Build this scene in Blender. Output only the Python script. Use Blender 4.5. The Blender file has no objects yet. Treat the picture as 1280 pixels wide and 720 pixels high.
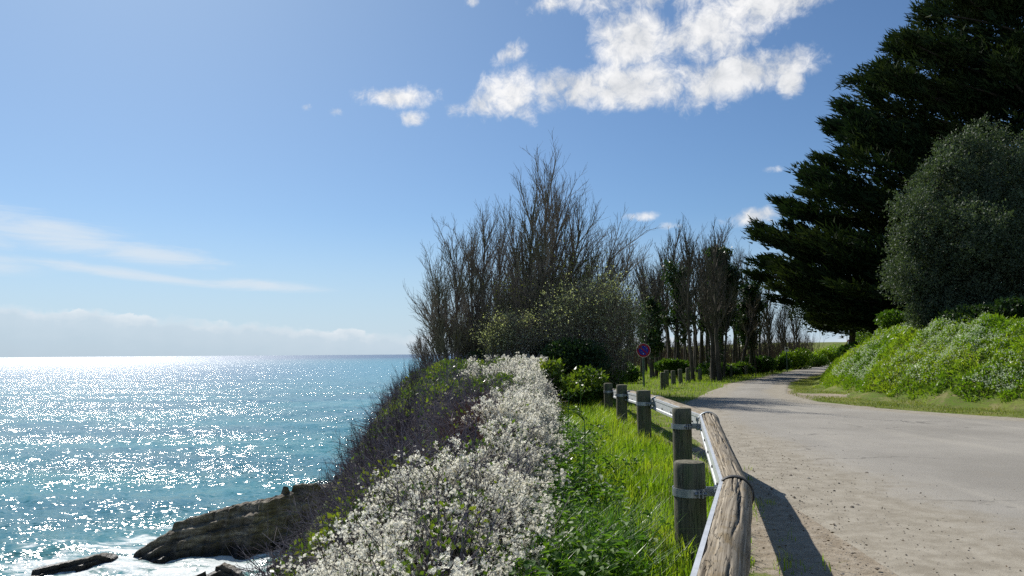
import bpy, math, random
import numpy as np
from mathutils import Vector, Matrix

rng = np.random.default_rng(11)
random.seed(11)
R = math.radians
S = bpy.context.scene
COL = S.collection

# ------------------------------------------------------------------ camera
FPX = 924.0
PITCH = math.atan((442.0 - 360.0) / FPX)
CAMZ = 1.35
cam_d = bpy.data.cameras.new("camera")
cam_d.sensor_width = 36.0
cam_d.lens = 36.0 * FPX / 1280.0
cam_d.clip_start = 0.05
cam_d.clip_end = 90000
cam = bpy.data.objects.new("camera", cam_d)
COL.objects.link(cam)
CM = Matrix.Rotation(R(90) + PITCH, 4, 'X') @ Matrix.Rotation(R(-0.42), 4, 'Z')
cam.matrix_world = Matrix.Translation((0, 0, CAMZ)) @ CM
S.camera = cam
CMn = np.array(CM.to_3x3())


def pdir(px, py):
    v = CMn @ np.array([(px - 640) / FPX, -(py - 360) / FPX, -1.0])
    return v / np.linalg.norm(v)


def P(px, py, y):
    """world point at forward distance y whose sight line is (px, py) of the photograph"""
    v = pdir(px, py)
    return np.array([0, 0, CAMZ]) + v * (y / v[1])


# ------------------------------------------------------------------ sun, sky, exposure
SUN_AZ, SUN_EL = R(-31), R(39)
sdir = Vector((math.sin(SUN_AZ) * math.cos(SUN_EL), math.cos(SUN_AZ) * math.cos(SUN_EL), math.sin(SUN_EL)))
sun_d = bpy.data.lights.new("sun", 'SUN')
sun_d.energy = 5.0
sun_d.angle = R(0.53)
sun_d.color = (1.0, 0.955, 0.88)
sun = bpy.data.objects.new("sun", sun_d)
sun.rotation_euler = sdir.to_track_quat('Z', 'Y').to_euler()
COL.objects.link(sun)

W = bpy.data.worlds.new("World")
S.world = W
W.use_nodes = True
S.view_settings.view_transform = 'Standard'
S.view_settings.look = 'None'
S.view_settings.exposure = 0.25
S.view_settings.gamma = 1.0
try:
    S.cycles.use_denoising = False
    S.cycles.max_bounces = 8
    S.cycles.transparent_max_bounces = 8
    S.cycles.sample_clamp_indirect = 4.0
except Exception:
    pass


class NT:
    """tiny node-tree helper"""
    def __init__(self, tree):
        self.t = tree
        self.n = tree.nodes
        self.l = tree.links

    def node(self, typ, **kw):
        nd = self.n.new(typ)
        for k, v in kw.items():
            if k.startswith('_'):
                setattr(nd, k[1:], v)
        return nd

    def set(self, sock, v):
        if isinstance(v, bpy.types.NodeSocket):
            self.l.new(v, sock)
        elif v is not None:
            try:
                sock.default_value = v
            except Exception:
                sock.default_value = tuple(v) + (1.0,)

    def math(self, op, a, b=None, c=None, clamp=False):
        nd = self.n.new('ShaderNodeMath')
        nd.operation = op
        nd.use_clamp = clamp
        self.set(nd.inputs[0], a)
        if b is not None:
            self.set(nd.inputs[1], b)
        if c is not None:
            self.set(nd.inputs[2], c)
        return nd.outputs[0]

    def vmath(self, op, a, b=None, scale=None):
        nd = self.n.new('ShaderNodeVectorMath')
        nd.operation = op
        self.set(nd.inputs[0], a)
        if b is not None:
            self.set(nd.inputs[1], b)
        if scale is not None:
            self.set(nd.inputs['Scale'], scale)
        return nd.outputs[0]

    def mix(self, f, a, b, typ='MIX'):
        nd = self.n.new('ShaderNodeMix')
        nd.data_type = 'RGBA'
        nd.blend_type = typ
        self.set(nd.inputs[0], f)
        for s, v in ((nd.inputs[6], a), (nd.inputs[7], b)):
            if isinstance(v, bpy.types.NodeSocket):
                self.l.new(v, s)
            else:
                s.default_value = (v[0], v[1], v[2], 1)
        return nd.outputs[2]

    def ramp(self, f, stops, interp='LINEAR'):
        nd = self.n.new('ShaderNodeValToRGB')
        cr = nd.color_ramp
        cr.interpolation = interp
        while len(cr.elements) < len(stops):
            cr.elements.new(0.5)
        for e, (p, c) in zip(cr.elements, stops):
            e.position = p
            if not hasattr(c, '__len__'):
                c = (c, c, c)
            e.color = (c[0], c[1], c[2], 1)
        self.set(nd.inputs[0], f)
        return nd.outputs[0]

    def noise(self, vec, scale, detail=3, rough=0.55, dist=0.0, color=False, dims='3D'):
        nd = self.n.new('ShaderNodeTexNoise')
        nd.noise_dimensions = dims
        if vec is not None:
            self.l.new(vec, nd.inputs['Vector'])
        nd.inputs['Scale'].default_value = scale
        nd.inputs['Detail'].default_value = detail
        nd.inputs['Roughness'].default_value = rough
        nd.inputs['Distortion'].default_value = dist
        return nd.outputs[1 if color else 0]

    def smooth(self, x, a, b):
        nd = self.n.new('ShaderNodeMapRange')
        nd.interpolation_type = 'SMOOTHSTEP'
        self.set(nd.inputs[0], x)
        self.set(nd.inputs[1], a)
        self.set(nd.inputs[2], b)
        return nd.outputs[0]

    def mapping(self, vec, scale=(1, 1, 1), rot=(0, 0, 0), loc=(0, 0, 0)):
        nd = self.n.new('ShaderNodeMapping')
        self.l.new(vec, nd.inputs[0])
        nd.inputs['Scale'].default_value = scale
        nd.inputs['Rotation'].default_value = rot
        nd.inputs['Location'].default_value = loc
        return nd.outputs[0]


def build_world():
    g = NT(W.node_tree)
    g.n.clear()
    out = g.n.new('ShaderNodeOutputWorld')
    bg = g.n.new('ShaderNodeBackground')
    sky = g.n.new('ShaderNodeTexSky')
    sky.sky_type = 'NISHITA'
    sky.sun_disc = False
    sky.sun_elevation = SUN_EL
    sky.sun_rotation = SUN_AZ
    sky.altitude = 0
    sky.air_density = 1.0
    sky.dust_density = 0.35
    sky.ozone_density = 2.2
    tc = g.n.new('ShaderNodeTexCoord')
    vec = tc.outputs['Generated']
    sep = g.n.new('ShaderNodeSeparateXYZ')
    g.l.new(vec, sep.inputs[0])
    X, Y, Z = sep.outputs
    az = g.math('MULTIPLY', g.math('ARCTAN2', X, Y), 57.2958)
    el = g.math('MULTIPLY', g.math('ARCSINE', Z), 57.2958)
    comb = g.n.new('ShaderNodeCombineXYZ')
    g.l.new(az, comb.inputs[0])
    g.l.new(el, comb.inputs[1])
    ae = comb.outputs[0]

    def AE(px, py):
        v = pdir(px, py)
        return math.degrees(math.atan2(v[0], v[1])), math.degrees(math.asin(v[2]))

    def blobs(lst, SC=1.0):
        tot = None
        for px, py, rx, ry, ang, st in lst:
            a0, e0 = AE(px, py)
            k = 57.3 / FPX
            rx_, ry_ = rx * k * SC, ry * k * SC
            dx = g.math('SUBTRACT', az, a0)
            dy = g.math('SUBTRACT', el, e0)
            c, s = math.cos(R(ang)), math.sin(R(ang))
            u = g.math('ADD', g.math('MULTIPLY', dx, c / rx_), g.math('MULTIPLY', dy, s / rx_))
            v = g.math('ADD', g.math('MULTIPLY', dx, -s / ry_), g.math('MULTIPLY', dy, c / ry_))
            d2 = g.math('ADD', g.math('MULTIPLY', u, u), g.math('MULTIPLY', v, v))
            e = g.math('MULTIPLY', g.math('EXPONENT', g.math('MULTIPLY', d2, -0.9)), st)
            tot = e if tot is None else g.math('MAXIMUM', tot, e)
        return tot

    # puffy clouds
    warp = g.noise(ae, 0.35, 3, 0.55, 0.0, color=True)
    wv = g.vmath('ADD', ae, g.vmath('SCALE', g.vmath('SUBTRACT', warp, (0.5, 0.5, 0.5)), scale=2.2))
    n1 = g.noise(wv, 0.33, 12, 0.68)
    cum = blobs([(498, 122, 52, 15, 3, .88), (514, 148, 22, 11, 0, .86), (570, 138, 26, 12, 10, .8),
                 (636, 70, 26, 14, 20, .82), (640, 118, 50, 34, 25, .95), (720, 112, 80, 26, 0, 1.0),
                 (800, 105, 110, 30, 0, 1.05), (790, 48, 56, 44, 0, 1.0), (915, 98, 92, 26, 8, 1.05),
                 (985, 100, 18, 26, 0, .92), (900, 30, 90, 42, 20, 1.0), (960, 6, 90, 24, 10, 1.0), (840, -30, 180, 40, 0, 1.0), (1000, -10, 110, 22, 12, 1.0), (610, 128, 40, 18, 10, .9),
                 (690, 4, 24, 14, 0, .85), (590, 0, 14, 10, 0, .8), (742, 2, 26, 8, 0, .8),
                 (940, 270, 48, 13, 8, .86), (798, 270, 26, 7, 0, .82), (838, 282, 18, 6, 0, .78),
                 (420, 139, 12, 7, 0, .76), (384, 134, 8, 6, 0, .72), (965, 212, 18, 6, 0, .76)], 1.35)
    # the sky round and behind the camera carries some cloud too, as the part in view does
    beh = g.math('MULTIPLY', g.smooth(g.math('ABSOLUTE', az), 52, 75), g.smooth(el, 60, 20))
    cum = g.math('MAXIMUM', cum, g.math('MULTIPLY', beh, 0.62))
    dens = g.math('SUBTRACT', g.math('ADD', g.math('MULTIPLY', n1, 1.5), cum), .13)
    cmask = g.smooth(dens, 1.14, 1.66)
    # light from upper left: compare with noise shifted towards the sun
    sh = g.noise(g.vmath('ADD', wv, (-0.5, 0.7, 0)), 0.26, 8, 0.6)
    shade = g.math('MULTIPLY', g.math('SUBTRACT', n1, sh), 2.2)
    shade = g.math('ADD', shade, 0.62, clamp=True)
    ccol = g.mix(shade, (6.6, 7.1, 7.8), (12.2, 12.2, 12.3))
    # thin streaks to the left
    stv = g.mapping(ae, scale=(0.14, 1.1, 1), rot=(0, 0, R(7)))
    sw = g.noise(stv, 0.9, 8, 0.66, 0.6)
    st = blobs([(60, 290, 140, 24, -9, .95), (190, 318, 110, 20, -6, .9), (0, 332, 60, 16, 0, .85),
                (160, 342, 170, 9, -6, .95), (330, 357, 110, 10, -3, .92), (-60, 280, 80, 30, -6, .9)])
    smask = g.math('MULTIPLY', g.smooth(g.math('ADD', g.math('MULTIPLY', sw, 1.1), st), 0.98, 1.62), 0.8)
    # cloud bank low over the sea
    bn = g.noise(g.mapping(ae, scale=(0.35, 0.0, 1)), 1.1, 6, 0.55)
    bn2 = g.noise(g.mapping(ae, scale=(.7, 1.3, 1)), 1.0, 7, 0.62)
    a1, e1 = AE(0, 378)
    a2, e2 = AE(510, 416)
    line = g.math('ADD', g.math('MULTIPLY', g.math('SUBTRACT', az, a1), (e2 - e1) / (a2 - a1)), e1)
    line = g.math('MAXIMUM', line, 1.1)
    line = g.math('MINIMUM', line, 5.0)
    line = g.math('ADD', line, g.math('MULTIPLY', g.math('SUBTRACT', bn, 0.5), 1.6))
    line = g.math('ADD', line, g.math('MULTIPLY', g.math('SUBTRACT', bn2, 0.5), 1.3))
    below = g.math('SUBTRACT', line, el)
    bmask = g.smooth(below, -0.04, g.math('ADD', .1, g.math('MULTIPLY', g.smooth(g.noise(ae, .25, 3), .4, .65), 1.0)))
    bcol = g.ramp(g.math('MULTIPLY', below, 0.22), [(0.0, (11.2, 11.6, 12.0)), (0.07, (9.6, 10.3, 11.0)), (0.2, (7.4, 8.7, 9.9)), (0.5, (6.4, 7.9, 9.2)), (1.0, (5.6, 7.0, 8.2))])
    # thin white veil around the sun side
    base = sky.outputs[0]
    base = g.mix(1.0, base, (0.79, 1.0, 1.21), 'MULTIPLY')
    base = g.mix(g.math('MULTIPLY', g.smooth(el, 11, 0), .75), base, (6.9, 8.6, 10.6))
    veil = g.n.new('ShaderNodeVectorMath')
    veil.operation = 'DOT_PRODUCT'
    g.l.new(vec, veil.inputs[0])
    veil.inputs[1].default_value = sdir[:]
    vf = g.math('MULTIPLY', g.math('POWER', g.math('MAXIMUM', veil.outputs['Value'], 0.0), 6.0), 0.45)
    base = g.mix(vf, base, (4.9, 6.9, 9.3))
    c = g.mix(smask, base, (9.2, 10.2, 11.2))
    c = g.mix(g.math('MULTIPLY', bmask, 0.68), c, bcol)
    c = g.mix(cmask, c, ccol)
    g.l.new(c, bg.inputs[0])
    bg.inputs[1].default_value = 0.066
    g.l.new(bg.outputs[0], out.inputs[0])


build_world()

# ------------------------------------------------------------------ mesh helpers


def mesh(name, V, F, mats=None, mi=None, smooth=False, uv=None, attrs=None):
    """V (n,3); F either array (m,k) or list of such arrays"""
    V = np.asarray(V, dtype=np.float32).reshape(-1, 3)
    Fs = F if isinstance(F, list) else [F]
    Fs = [np.asarray(f, dtype=np.int32) for f in Fs if len(f)]
    me = bpy.data.meshes.new(name)
    loops = np.concatenate([f.ravel() for f in Fs])
    counts = np.concatenate([np.full(len(f), f.shape[1], dtype=np.int32) for f in Fs])
    starts = np.concatenate([[0], np.cumsum(counts)[:-1]]).astype(np.int32)
    me.vertices.add(len(V))
    me.vertices.foreach_set("co", V.ravel())
    me.loops.add(len(loops))
    me.loops.foreach_set("vertex_index", loops)
    me.polygons.add(len(counts))
    me.polygons.foreach_set("loop_start", starts)
    if smooth:
        me.polygons.foreach_set("use_smooth", np.ones(len(counts), dtype=bool))
    else:
        me.polygons.foreach_set("use_smooth", np.zeros(len(counts), dtype=bool))
    if mats is not None:
        for m in (mats if isinstance(mats, (list, tuple)) else [mats]):
            me.materials.append(m)
    if mi is not None:
        me.polygons.foreach_set("material_index", np.asarray(mi, dtype=np.int32))
    if uv is not None:
        ul = me.uv_layers.new(name="UVMap")
        ul.data.foreach_set("uv", np.asarray(uv, dtype=np.float32)[loops].ravel())
    if attrs:
        for k, a in attrs.items():
            at = me.attributes.new(k, 'FLOAT', 'POINT')
            at.data.foreach_set("value", np.asarray(a, dtype=np.float32).ravel())
    me.update(calc_edges=True)
    me.validate()
    return me


def link(name, me, parent=None, kind=None, label=None):
    o = bpy.data.objects.new(name, me)
    COL.objects.link(o)
    if parent is not None:
        o.parent = parent
        pl = parent
        base = Vector((0, 0, 0))
        while pl is not None:
            base += Vector(pl.location)
            pl = pl.parent
        o.location = -base      # meshes are written in world coordinates
    if kind:
        o['kind'] = kind
    if label:
        o['label'] = label
    return o


def tag(o, label, cat, group=None, kind=None):
    o['label'] = label
    o['category'] = cat
    if group:
        o['group'] = group
    if kind:
        o['kind'] = kind
    return o


def thing(name, label, cat, loc=(0, 0, 0), group=None):
    o = bpy.data.objects.new(name, None)
    COL.objects.link(o)
    o.location = tuple(float(v) for v in loc)
    o.empty_display_size = 0.2
    return tag(o, label, cat, group)


def copy_tree(root, loc, rotz=0.0, scale=(1, 1, 1), label=None):
    r = root.copy()
    COL.objects.link(r)
    r.location = loc
    r.rotation_euler = (0, 0, rotz)
    r.scale = scale
    if label:
        r['label'] = label
    for ch in root.children:
        c = ch.copy()
        COL.objects.link(c)
        c.parent = r
        for g_ in ch.children:
            d = g_.copy()
            COL.objects.link(d)
            d.parent = c
    return r


def norm(v):
    return v / np.maximum(np.linalg.norm(v, axis=-1, keepdims=True), 1e-9)


class Geo:
    def __init__(self):
        self.V, self.F, self.n = [], {}, 0
        self.uv = []

    def add(self, V, F, uv=None):
        V = np.asarray(V, dtype=np.float64).reshape(-1, 3)
        F = np.asarray(F, dtype=np.int64)
        if len(F) == 0:
            return self
        self.F.setdefault(F.shape[1], []).append(F + self.n)
        self.V.append(V)
        self.uv.append(np.zeros((len(V), 2)) if uv is None else uv)
        self.n += len(V)
        return self

    def mesh(self, name, mat, smooth=False, uv=False):
        if not self.n:
            return None
        return mesh(name, np.concatenate(self.V), [np.concatenate(f) for f in self.F.values()], mat,
                    smooth=smooth, uv=np.concatenate(self.uv) if uv else None)


def tubes(pts, rad, sides=4, caps=False):
    """pts (B,n,3), rad (B,n) -> V,F quads"""
    pts = np.asarray(pts, float)
    rad = np.asarray(rad, float)
    B, n, _ = pts.shape
    d = np.empty_like(pts)
    d[:, 1:-1] = pts[:, 2:] - pts[:, :-2]
    d[:, 0] = pts[:, 1] - pts[:, 0]
    d[:, -1] = pts[:, -1] - pts[:, -2]
    d = norm(d)
    ref = np.where(np.abs(d[:, :1, 2:3]) > 0.8, np.array([1.0, 0, 0]), np.array([0, 0, 1.0]))
    a = norm(np.cross(d, np.broadcast_to(ref, d.shape)))
    b = np.cross(d, a)
    th = np.arange(sides) * 2 * math.pi / sides
    ring = pts[:, :, None, :] + rad[:, :, None, None] * (a[:, :, None, :] * np.cos(th)[None, None, :, None] + b[:, :, None, :] * np.sin(th)[None, None, :, None])
    V = ring.reshape(-1, 3)
    i = np.arange(B)[:, None, None] * n * sides + np.arange(n - 1)[None, :, None] * sides
    k = np.arange(sides)[None, None, :]
    k2 = (k + 1) % sides
    F = np.stack([i + k, i + k2, i + sides + k2, i + sides + k], axis=-1).reshape(-1, 4)
    return V, F


def grow(P0, D, L, n, wander, up, r):
    B = len(P0)
    pts = [P0]
    d = norm(D)
    for i in range(n):
        d = norm(d + r.normal(0, wander, (B, 3)) + np.array([0, 0, up / n]))
        pts.append(pts[-1] + d * (L / n)[:, None])
    return np.stack(pts, 1)


def kids(pts, L, rad0, k, t0, t1, ang, lf, rf, r, taper=0.7):
    """k children per parent branch"""
    B, n, _ = pts.shape
    t = (t0 + (t1 - t0) * (np.arange(k)[None, :] + r.random((B, k))) / k)
    x = t * (n - 1)
    i = np.minimum(x.astype(int), n - 2)
    f = (x - i)[..., None]
    bi = np.arange(B)[:, None]
    p = pts[bi, i] * (1 - f) + pts[bi, i + 1] * f
    d = norm(pts[bi, i + 1] - pts[bi, i])
    q = r.normal(size=(B, k, 3))
    q = norm(q - d * np.sum(q * d, -1, keepdims=True))
    a = R(ang) * (0.7 + 0.6 * r.random((B, k, 1)))
    dd = d * np.cos(a) + q * np.sin(a)
    LL = L[:, None] * lf * (1.15 - taper * t) * (0.7 + 0.6 * r.random((B, k)))
    rr = rad0[:, None] * rf * (1.0 - 0.5 * t)
    return p.reshape(-1, 3), dd.reshape(-1, 3), LL.ravel(), rr.ravel()


def leafq(Pt, D, L, Wd, r, cup=0.0):
    """one diamond leaf per point"""
    n = len(Pt)
    D = norm(D)
    s = norm(np.cross(D, r.normal(size=(n, 3))))
    L = np.broadcast_to(L, (n,))[:, None]
    Wd = np.broadcast_to(Wd, (n,))[:, None]
    m = Pt + D * L * 0.5
    V = np.stack([Pt, m + s * Wd * .5, Pt + D * L, m - s * Wd * .5], 1).reshape(-1, 3)
    F = np.arange(n * 4).reshape(-1, 4)
    return V, F


def leaft(Pt, D, L, Wd, r):
    """one pointed three-cornered leaf per point"""
    n = len(Pt)
    D = norm(D)
    s = norm(np.cross(D, r.normal(size=(n, 3))))
    L = np.broadcast_to(L, (n,))[:, None]
    Wd = np.broadcast_to(Wd, (n,))[:, None]
    V = np.stack([Pt - s * Wd * .5, Pt + s * Wd * .5, Pt + D * L], 1).reshape(-1, 3)
    return V, np.arange(n * 3).reshape(-1, 3)


def blades(Pt, H, Wd, lean, r):
    """grass blades of two quads bending over"""
    n = len(Pt)
    az = r.random(n) * 2 * math.pi
    s = np.stack([np.cos(az), np.sin(az), np.zeros(n)], 1)
    bd = np.stack([-np.sin(az), np.cos(az), np.zeros(n)], 1) * (r.normal(0, 1, n) * lean)[:, None]
    H = np.broadcast_to(H, (n,))[:, None]
    Wd = np.broadcast_to(Wd, (n,))[:, None]
    up = np.array([0, 0, 1.0])
    m = Pt + (up + bd * .35) * H * .55
    t = Pt + (up * .95 + bd) * H
    V = np.stack([Pt - s * Wd * .5, Pt + s * Wd * .5, m - s * Wd * .42, m + s * Wd * .42, t], 1).reshape(-1, 3)
    b = np.arange(n)[:, None] * 5
    return V, [b + np.array([[0, 1, 3, 2]]), b + np.array([[2, 3, 4]])]


def box(c, sx, sy, sz, ax=None):
    c = np.asarray(c, float)
    s = np.array([[x, y, z] for x in (-1, 1) for y in (-1, 1) for z in (-1, 1)]) * np.array([sx, sy, sz]) / 2
    if ax is not None:
        s = s @ np.asarray(ax)
    F = [[0, 1, 3, 2], [4, 6, 7, 5], [0, 4, 5, 1], [2, 3, 7, 6], [0, 2, 6, 4], [1, 5, 7, 3]]
    return c + s, F


class Sines:
    def __init__(self, seed, lam, n=10, lac=1.0):
        r = np.random.default_rng(seed)
        th = r.random(n) * 2 * math.pi
        k = 2 * math.pi / (lam * (0.5 + 1.3 * r.random(n)))
        self.k = np.stack([np.cos(th), np.sin(th)], 0) * k
        self.ph = r.random(n) * 7
        self.n = n

    def __call__(self, x, y):
        x = np.asarray(x, float)
        y = np.asarray(y, float)
        o = 0
        for i in range(self.n):
            o = o + np.sin(x * self.k[0, i] + y * self.k[1, i] + self.ph[i])
        return o / math.sqrt(self.n / 2) * 0.5


# ------------------------------------------------------------------ materials
MATS = {}


def mat(name):
    m = bpy.data.materials.new(name)
    m.use_nodes = True
    g = NT(m.node_tree)
    g.n.clear()
    out = g.n.new('ShaderNodeOutputMaterial')
    MATS[name] = m
    return m, g, out


def bsdf(g, col, rough=0.8, spec=0.3, metal=0.0, normal=None):
    b = g.n.new('ShaderNodeBsdfPrincipled')
    g.set(b.inputs['Base Color'], col if isinstance(col, bpy.types.NodeSocket) else (col[0], col[1], col[2], 1))
    g.set(b.inputs['Roughness'], rough)
    g.set(b.inputs['Specular IOR Level'], spec)
    g.set(b.inputs['Metallic'], metal)
    if normal is not None:
        g.l.new(normal, b.inputs['Normal'])
    return b


def bump(g, h, strength=0.5, dist=0.02):
    b = g.n.new('ShaderNodeBump')
    g.set(b.inputs['Strength'], strength)
    g.set(b.inputs['Distance'], dist)
    g.l.new(h, b.inputs['Height'])
    return b.outputs[0]


def leaf_mat(name, cols, trans=0.45, rough=0.5, spec=0.35, tint=(1.25, 1.35, 0.5), patch=0.0, pscale=0.6):
    m, g, out = mat(name)
    geo = g.n.new('ShaderNodeNewGeometry')
    rnd = geo.outputs['Random Per Island']
    if patch:
        tc = g.n.new('ShaderNodeTexCoord')
        nz = g.noise(tc.outputs['Object'], pscale, 3)
        rnd = g.math('ADD', g.math('MULTIPLY', rnd, 1 - patch), g.math('MULTIPLY', g.smooth(nz, .35, .65), patch))
    st = [(i / max(1, len(cols) - 1), c) for i, c in enumerate(cols)]
    col = g.ramp(rnd, st)
    b = bsdf(g, col, rough, spec)
    tr = g.n.new('ShaderNodeBsdfTranslucent')
    g.l.new(g.mix(1.0, col, tint, 'MULTIPLY'), tr.inputs[0])
    mx = g.n.new('ShaderNodeMixShader')
    mx.inputs[0].default_value = trans
    g.l.new(b.outputs[0], mx.inputs[1])
    g.l.new(tr.outputs[0], mx.inputs[2])
    g.l.new(mx.outputs[0], out.inputs[0])
    return m


def bark_mat(name, c1, c2, scale=6, green=None):
    m, g, out = mat(name)
    tc = g.n.new('ShaderNodeTexCoord')
    v = g.mapping(tc.outputs['Object'], scale=(1, 1, 0.25))
    n = g.noise(v, scale, 5, 0.6)
    col = g.mix(g.smooth(n, 0.35, 0.65), c1, c2)
    if green:
        n2 = g.noise(tc.outputs['Object'], 0.9, 3)
        col = g.mix(g.math('MULTIPLY', g.smooth(n2, 0.45, 0.65), 0.6), col, green)
    b = bsdf(g, col, 0.9, 0.15, normal=bump(g, n, 0.6, 0.02))
    g.l.new(b.outputs[0], out.inputs[0])
    return m


def plain_mat(name, col, rough=0.6, spec=0.4, metal=0.0, nscale=12, var=0.15):
    m, g, out = mat(name)
    tc = g.n.new('ShaderNodeTexCoord')
    n = g.noise(tc.outputs['Object'], nscale, 4)
    f = g.smooth(n, 0.3, 0.7)
    c1 = tuple(c * (1 - var) for c in col)
    c2 = tuple(min(1, c * (1 + var)) for c in col)
    b = bsdf(g, g.mix(f, c1, c2), rough, spec, metal, bump(g, n, 0.15, 0.005))
    g.l.new(b.outputs[0], out.inputs[0])
    return m


M_twig = bark_mat("twig_bark", (.13, .105, .08), (.25, .21, .165), 5, (.10, .11, .05))
M_trunk = bark_mat("trunk_bark", (.045, .038, .03), (.10, .085, .07), 5, (.035, .045, .02))
M_bramble = bark_mat("bramble_stems", (.13, .105, .115), (.25, .215, .225), 3)
M_redstem = bark_mat("reddish_stems", (.13, .06, .045), (.20, .11, .08), 3)
M_blackstem = bark_mat("blackthorn_stems", (.035, .028, .028), (.075, .06, .055), 5)
M_petal = leaf_mat("white_petals", [(.66, .62, .52), (.80, .78, .70), (.88, .87, .82)], 0.55, 0.6, 0.2, tint=(1, 1, .94))
M_grass = leaf_mat("grass_blades", [(.09, .17, .014), (.16, .26, .02), (.26, .34, .03), (.34, .33, .08)], 0.6, 0.45, 0.35, patch=.5, pscale=1.1)
M_grassdark = leaf_mat("lush_blades", [(.045, .12, .016), (.08, .18, .02), (.13, .24, .03)], 0.5, 0.35, 0.5, patch=.4, pscale=2)
M_broad = leaf_mat("broad_leaves", [(.05, .12, .025), (.09, .18, .03), (.18, .28, .035)], 0.45, 0.55, 0.3, patch=.4, pscale=1.5)
M_lawn = leaf_mat("short_grass", [(.13, .20, .016), (.20, .29, .02), (.30, .36, .04)], 0.5, 0.5, 0.3, patch=.6, pscale=.35)
M_verge = leaf_mat("trodden_grass", [(.10, .14, .02), (.16, .19, .035), (.25, .24, .07)], 0.45, 0.5, 0.3, patch=.6, pscale=.8)
M_bankleaf = leaf_mat("bank_leaves", [(.08, .16, .016), (.17, .28, .02), (.32, .38, .04)], 0.42, 0.4, 0.4, patch=.5, pscale=.5)
M_olive = leaf_mat("olive_leaves", [(.07, .085, .018), (.14, .16, .022), (.25, .26, .04)], 0.4, 0.5, 0.3, patch=.4, pscale=2)
M_ivy = leaf_mat("ivy_leaves", [(.035, .07, .012), (.10, .16, .02), (.24, .28, .035)], 0.4, 0.35, 0.4, patch=.6, pscale=1.2)
M_darkleaf = leaf_mat("dark_ivy", [(.015, .036, .014), (.03, .062, .02), (.06, .10, .025)], 0.3, 0.45, 0.3, patch=.4, pscale=.8)
M_under = leaf_mat("undergrowth_leaves", [(.03, .075, .014), (.07, .14, .02), (.17, .23, .035)], 0.4, 0.45, 0.3, patch=.6, pscale=.5)
M_cyp = leaf_mat("cypress_foliage", [(.010, .022, .010), (.020, .036, .014), (.042, .056, .018)], 0.15, 0.75, 0.1, patch=.6, pscale=.35)
M_oak = leaf_mat("grey_green_leaves", [(.045, .065, .04), (.07, .098, .06), (.105, .14, .085)], 0.28, 0.6, 0.25, patch=.4, pscale=.8)
M_greybud = leaf_mat("pale_buds", [(.18, .22, .10), (.42, .44, .32), (.78, .77, .70)], 0.55, 0.6, 0.2)

# ------------------------------------------------------------------ terrain functions
SEA = -7.65
sn_a = Sines(1, 2.5, 8)
sn_b = Sines(2, 0.7, 10)
sn_c = Sines(3, 9, 8)
sn_d = Sines(4, 0.3, 12)

TOE = np.array([(20, -6), (15, 8), (12.6, 14.2), (11.5, 16.6), (10.6, 19), (10.2, 22.2), (11.3, 27.5), (15.3, 37), (23, 52), (38, 83), (60, 130), (90, 190)], float)
ROADL = np.array([(2.2, -6), (2.5, 2), (2.75, 7), (3.0, 10.5), (3.35, 14), (4.2, 17.5), (5.2, 20.6), (6.8, 25), (9.9, 32.5), (18.8, 50), (34.5, 83), (56, 130)], float)
ROADR = np.array([(17, -6), (12.6, 9), (10.6, 13.6), (9.3, 15.6), (8.4, 17.6), (7.95, 20), (8.6, 24), (12.1, 33), (21.1, 50), (37.0, 83), (58.6, 130)], float)
COAST = np.array([(-1.5, -8), (-.5, 0), (-.55, 4), (-1.1, 8), (-1.6, 13), (-2.5, 22), (-4.2, 30), (-4, 45), (0, 90), (10, 160), (20, 300)], float)


def at_y(pl, y):
    return np.interp(y, pl[:, 1], pl[:, 0])


def sdist(pl, x, y):
    """signed distance to polyline, positive to its right (+x side)"""
    x = np.asarray(x, float)
    y = np.asarray(y, float)
    best = np.full(x.shape, 1e9)
    for (x0, y0), (x1, y1) in zip(pl[:-1], pl[1:]):
        dx, dy = x1 - x0, y1 - y0
        t = np.clip(((x - x0) * dx + (y - y0) * dy) / (dx * dx + dy * dy), 0, 1)
        d = np.hypot(x - x0 - t * dx, y - y0 - t * dy)
        best = np.minimum(best, d)
    return np.where(x > at_y(pl, y), best, -best)


def sstep(x, a, b):
    t = np.clip((x - a) / (b - a), 0, 1)
    return t * t * (3 - 2 * t)


def G(x, y):
    x = np.asarray(x, float)
    y = np.asarray(y, float)
    z = 0.05 * sstep(y, 5, 9) * (1 - sstep(y, 13, 18)) * (1 - sstep(x, 2.2, 4))
    z = z + 0.03 * sn_c(x, y) * sstep(np.hypot(x, y), 12, 40)
    z = z + 0.55 * sstep(y, 60, 100)
    # bank at the right
    d = sdist(TOE, x, y)
    Hb = np.interp(y, [-10, 14, 20, 27, 36, 50, 80, 120], [1.4, 1.55, 1.95, 2.15, 1.75, 1.4, 1.1, 0.9])
    Wb = np.interp(y, [10, 22, 40, 80], [3.6, 3.4, 4.0, 5.0])
    t = np.clip(d / Wb, 0, 1)
    z = z + Hb * (1 - (1 - t) ** 1.7) + (0.10 * sn_a(x, y) + .03 * sn_b(x, y)) * np.clip(d / 1.0, 0, 1)
    z = z + np.where(d > Wb, (d - Wb) * 0.05, 0).clip(0, 3)
    # sea cliff at the left
    c = -sdist(COAST, x, y)
    cl = np.where(c > 0, np.minimum(c * 0.6, 0.6) + np.maximum(c - 1, 0) * 1.7, 0)
    z = np.maximum(z - cl, SEA - 3.0)
    return z


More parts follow.
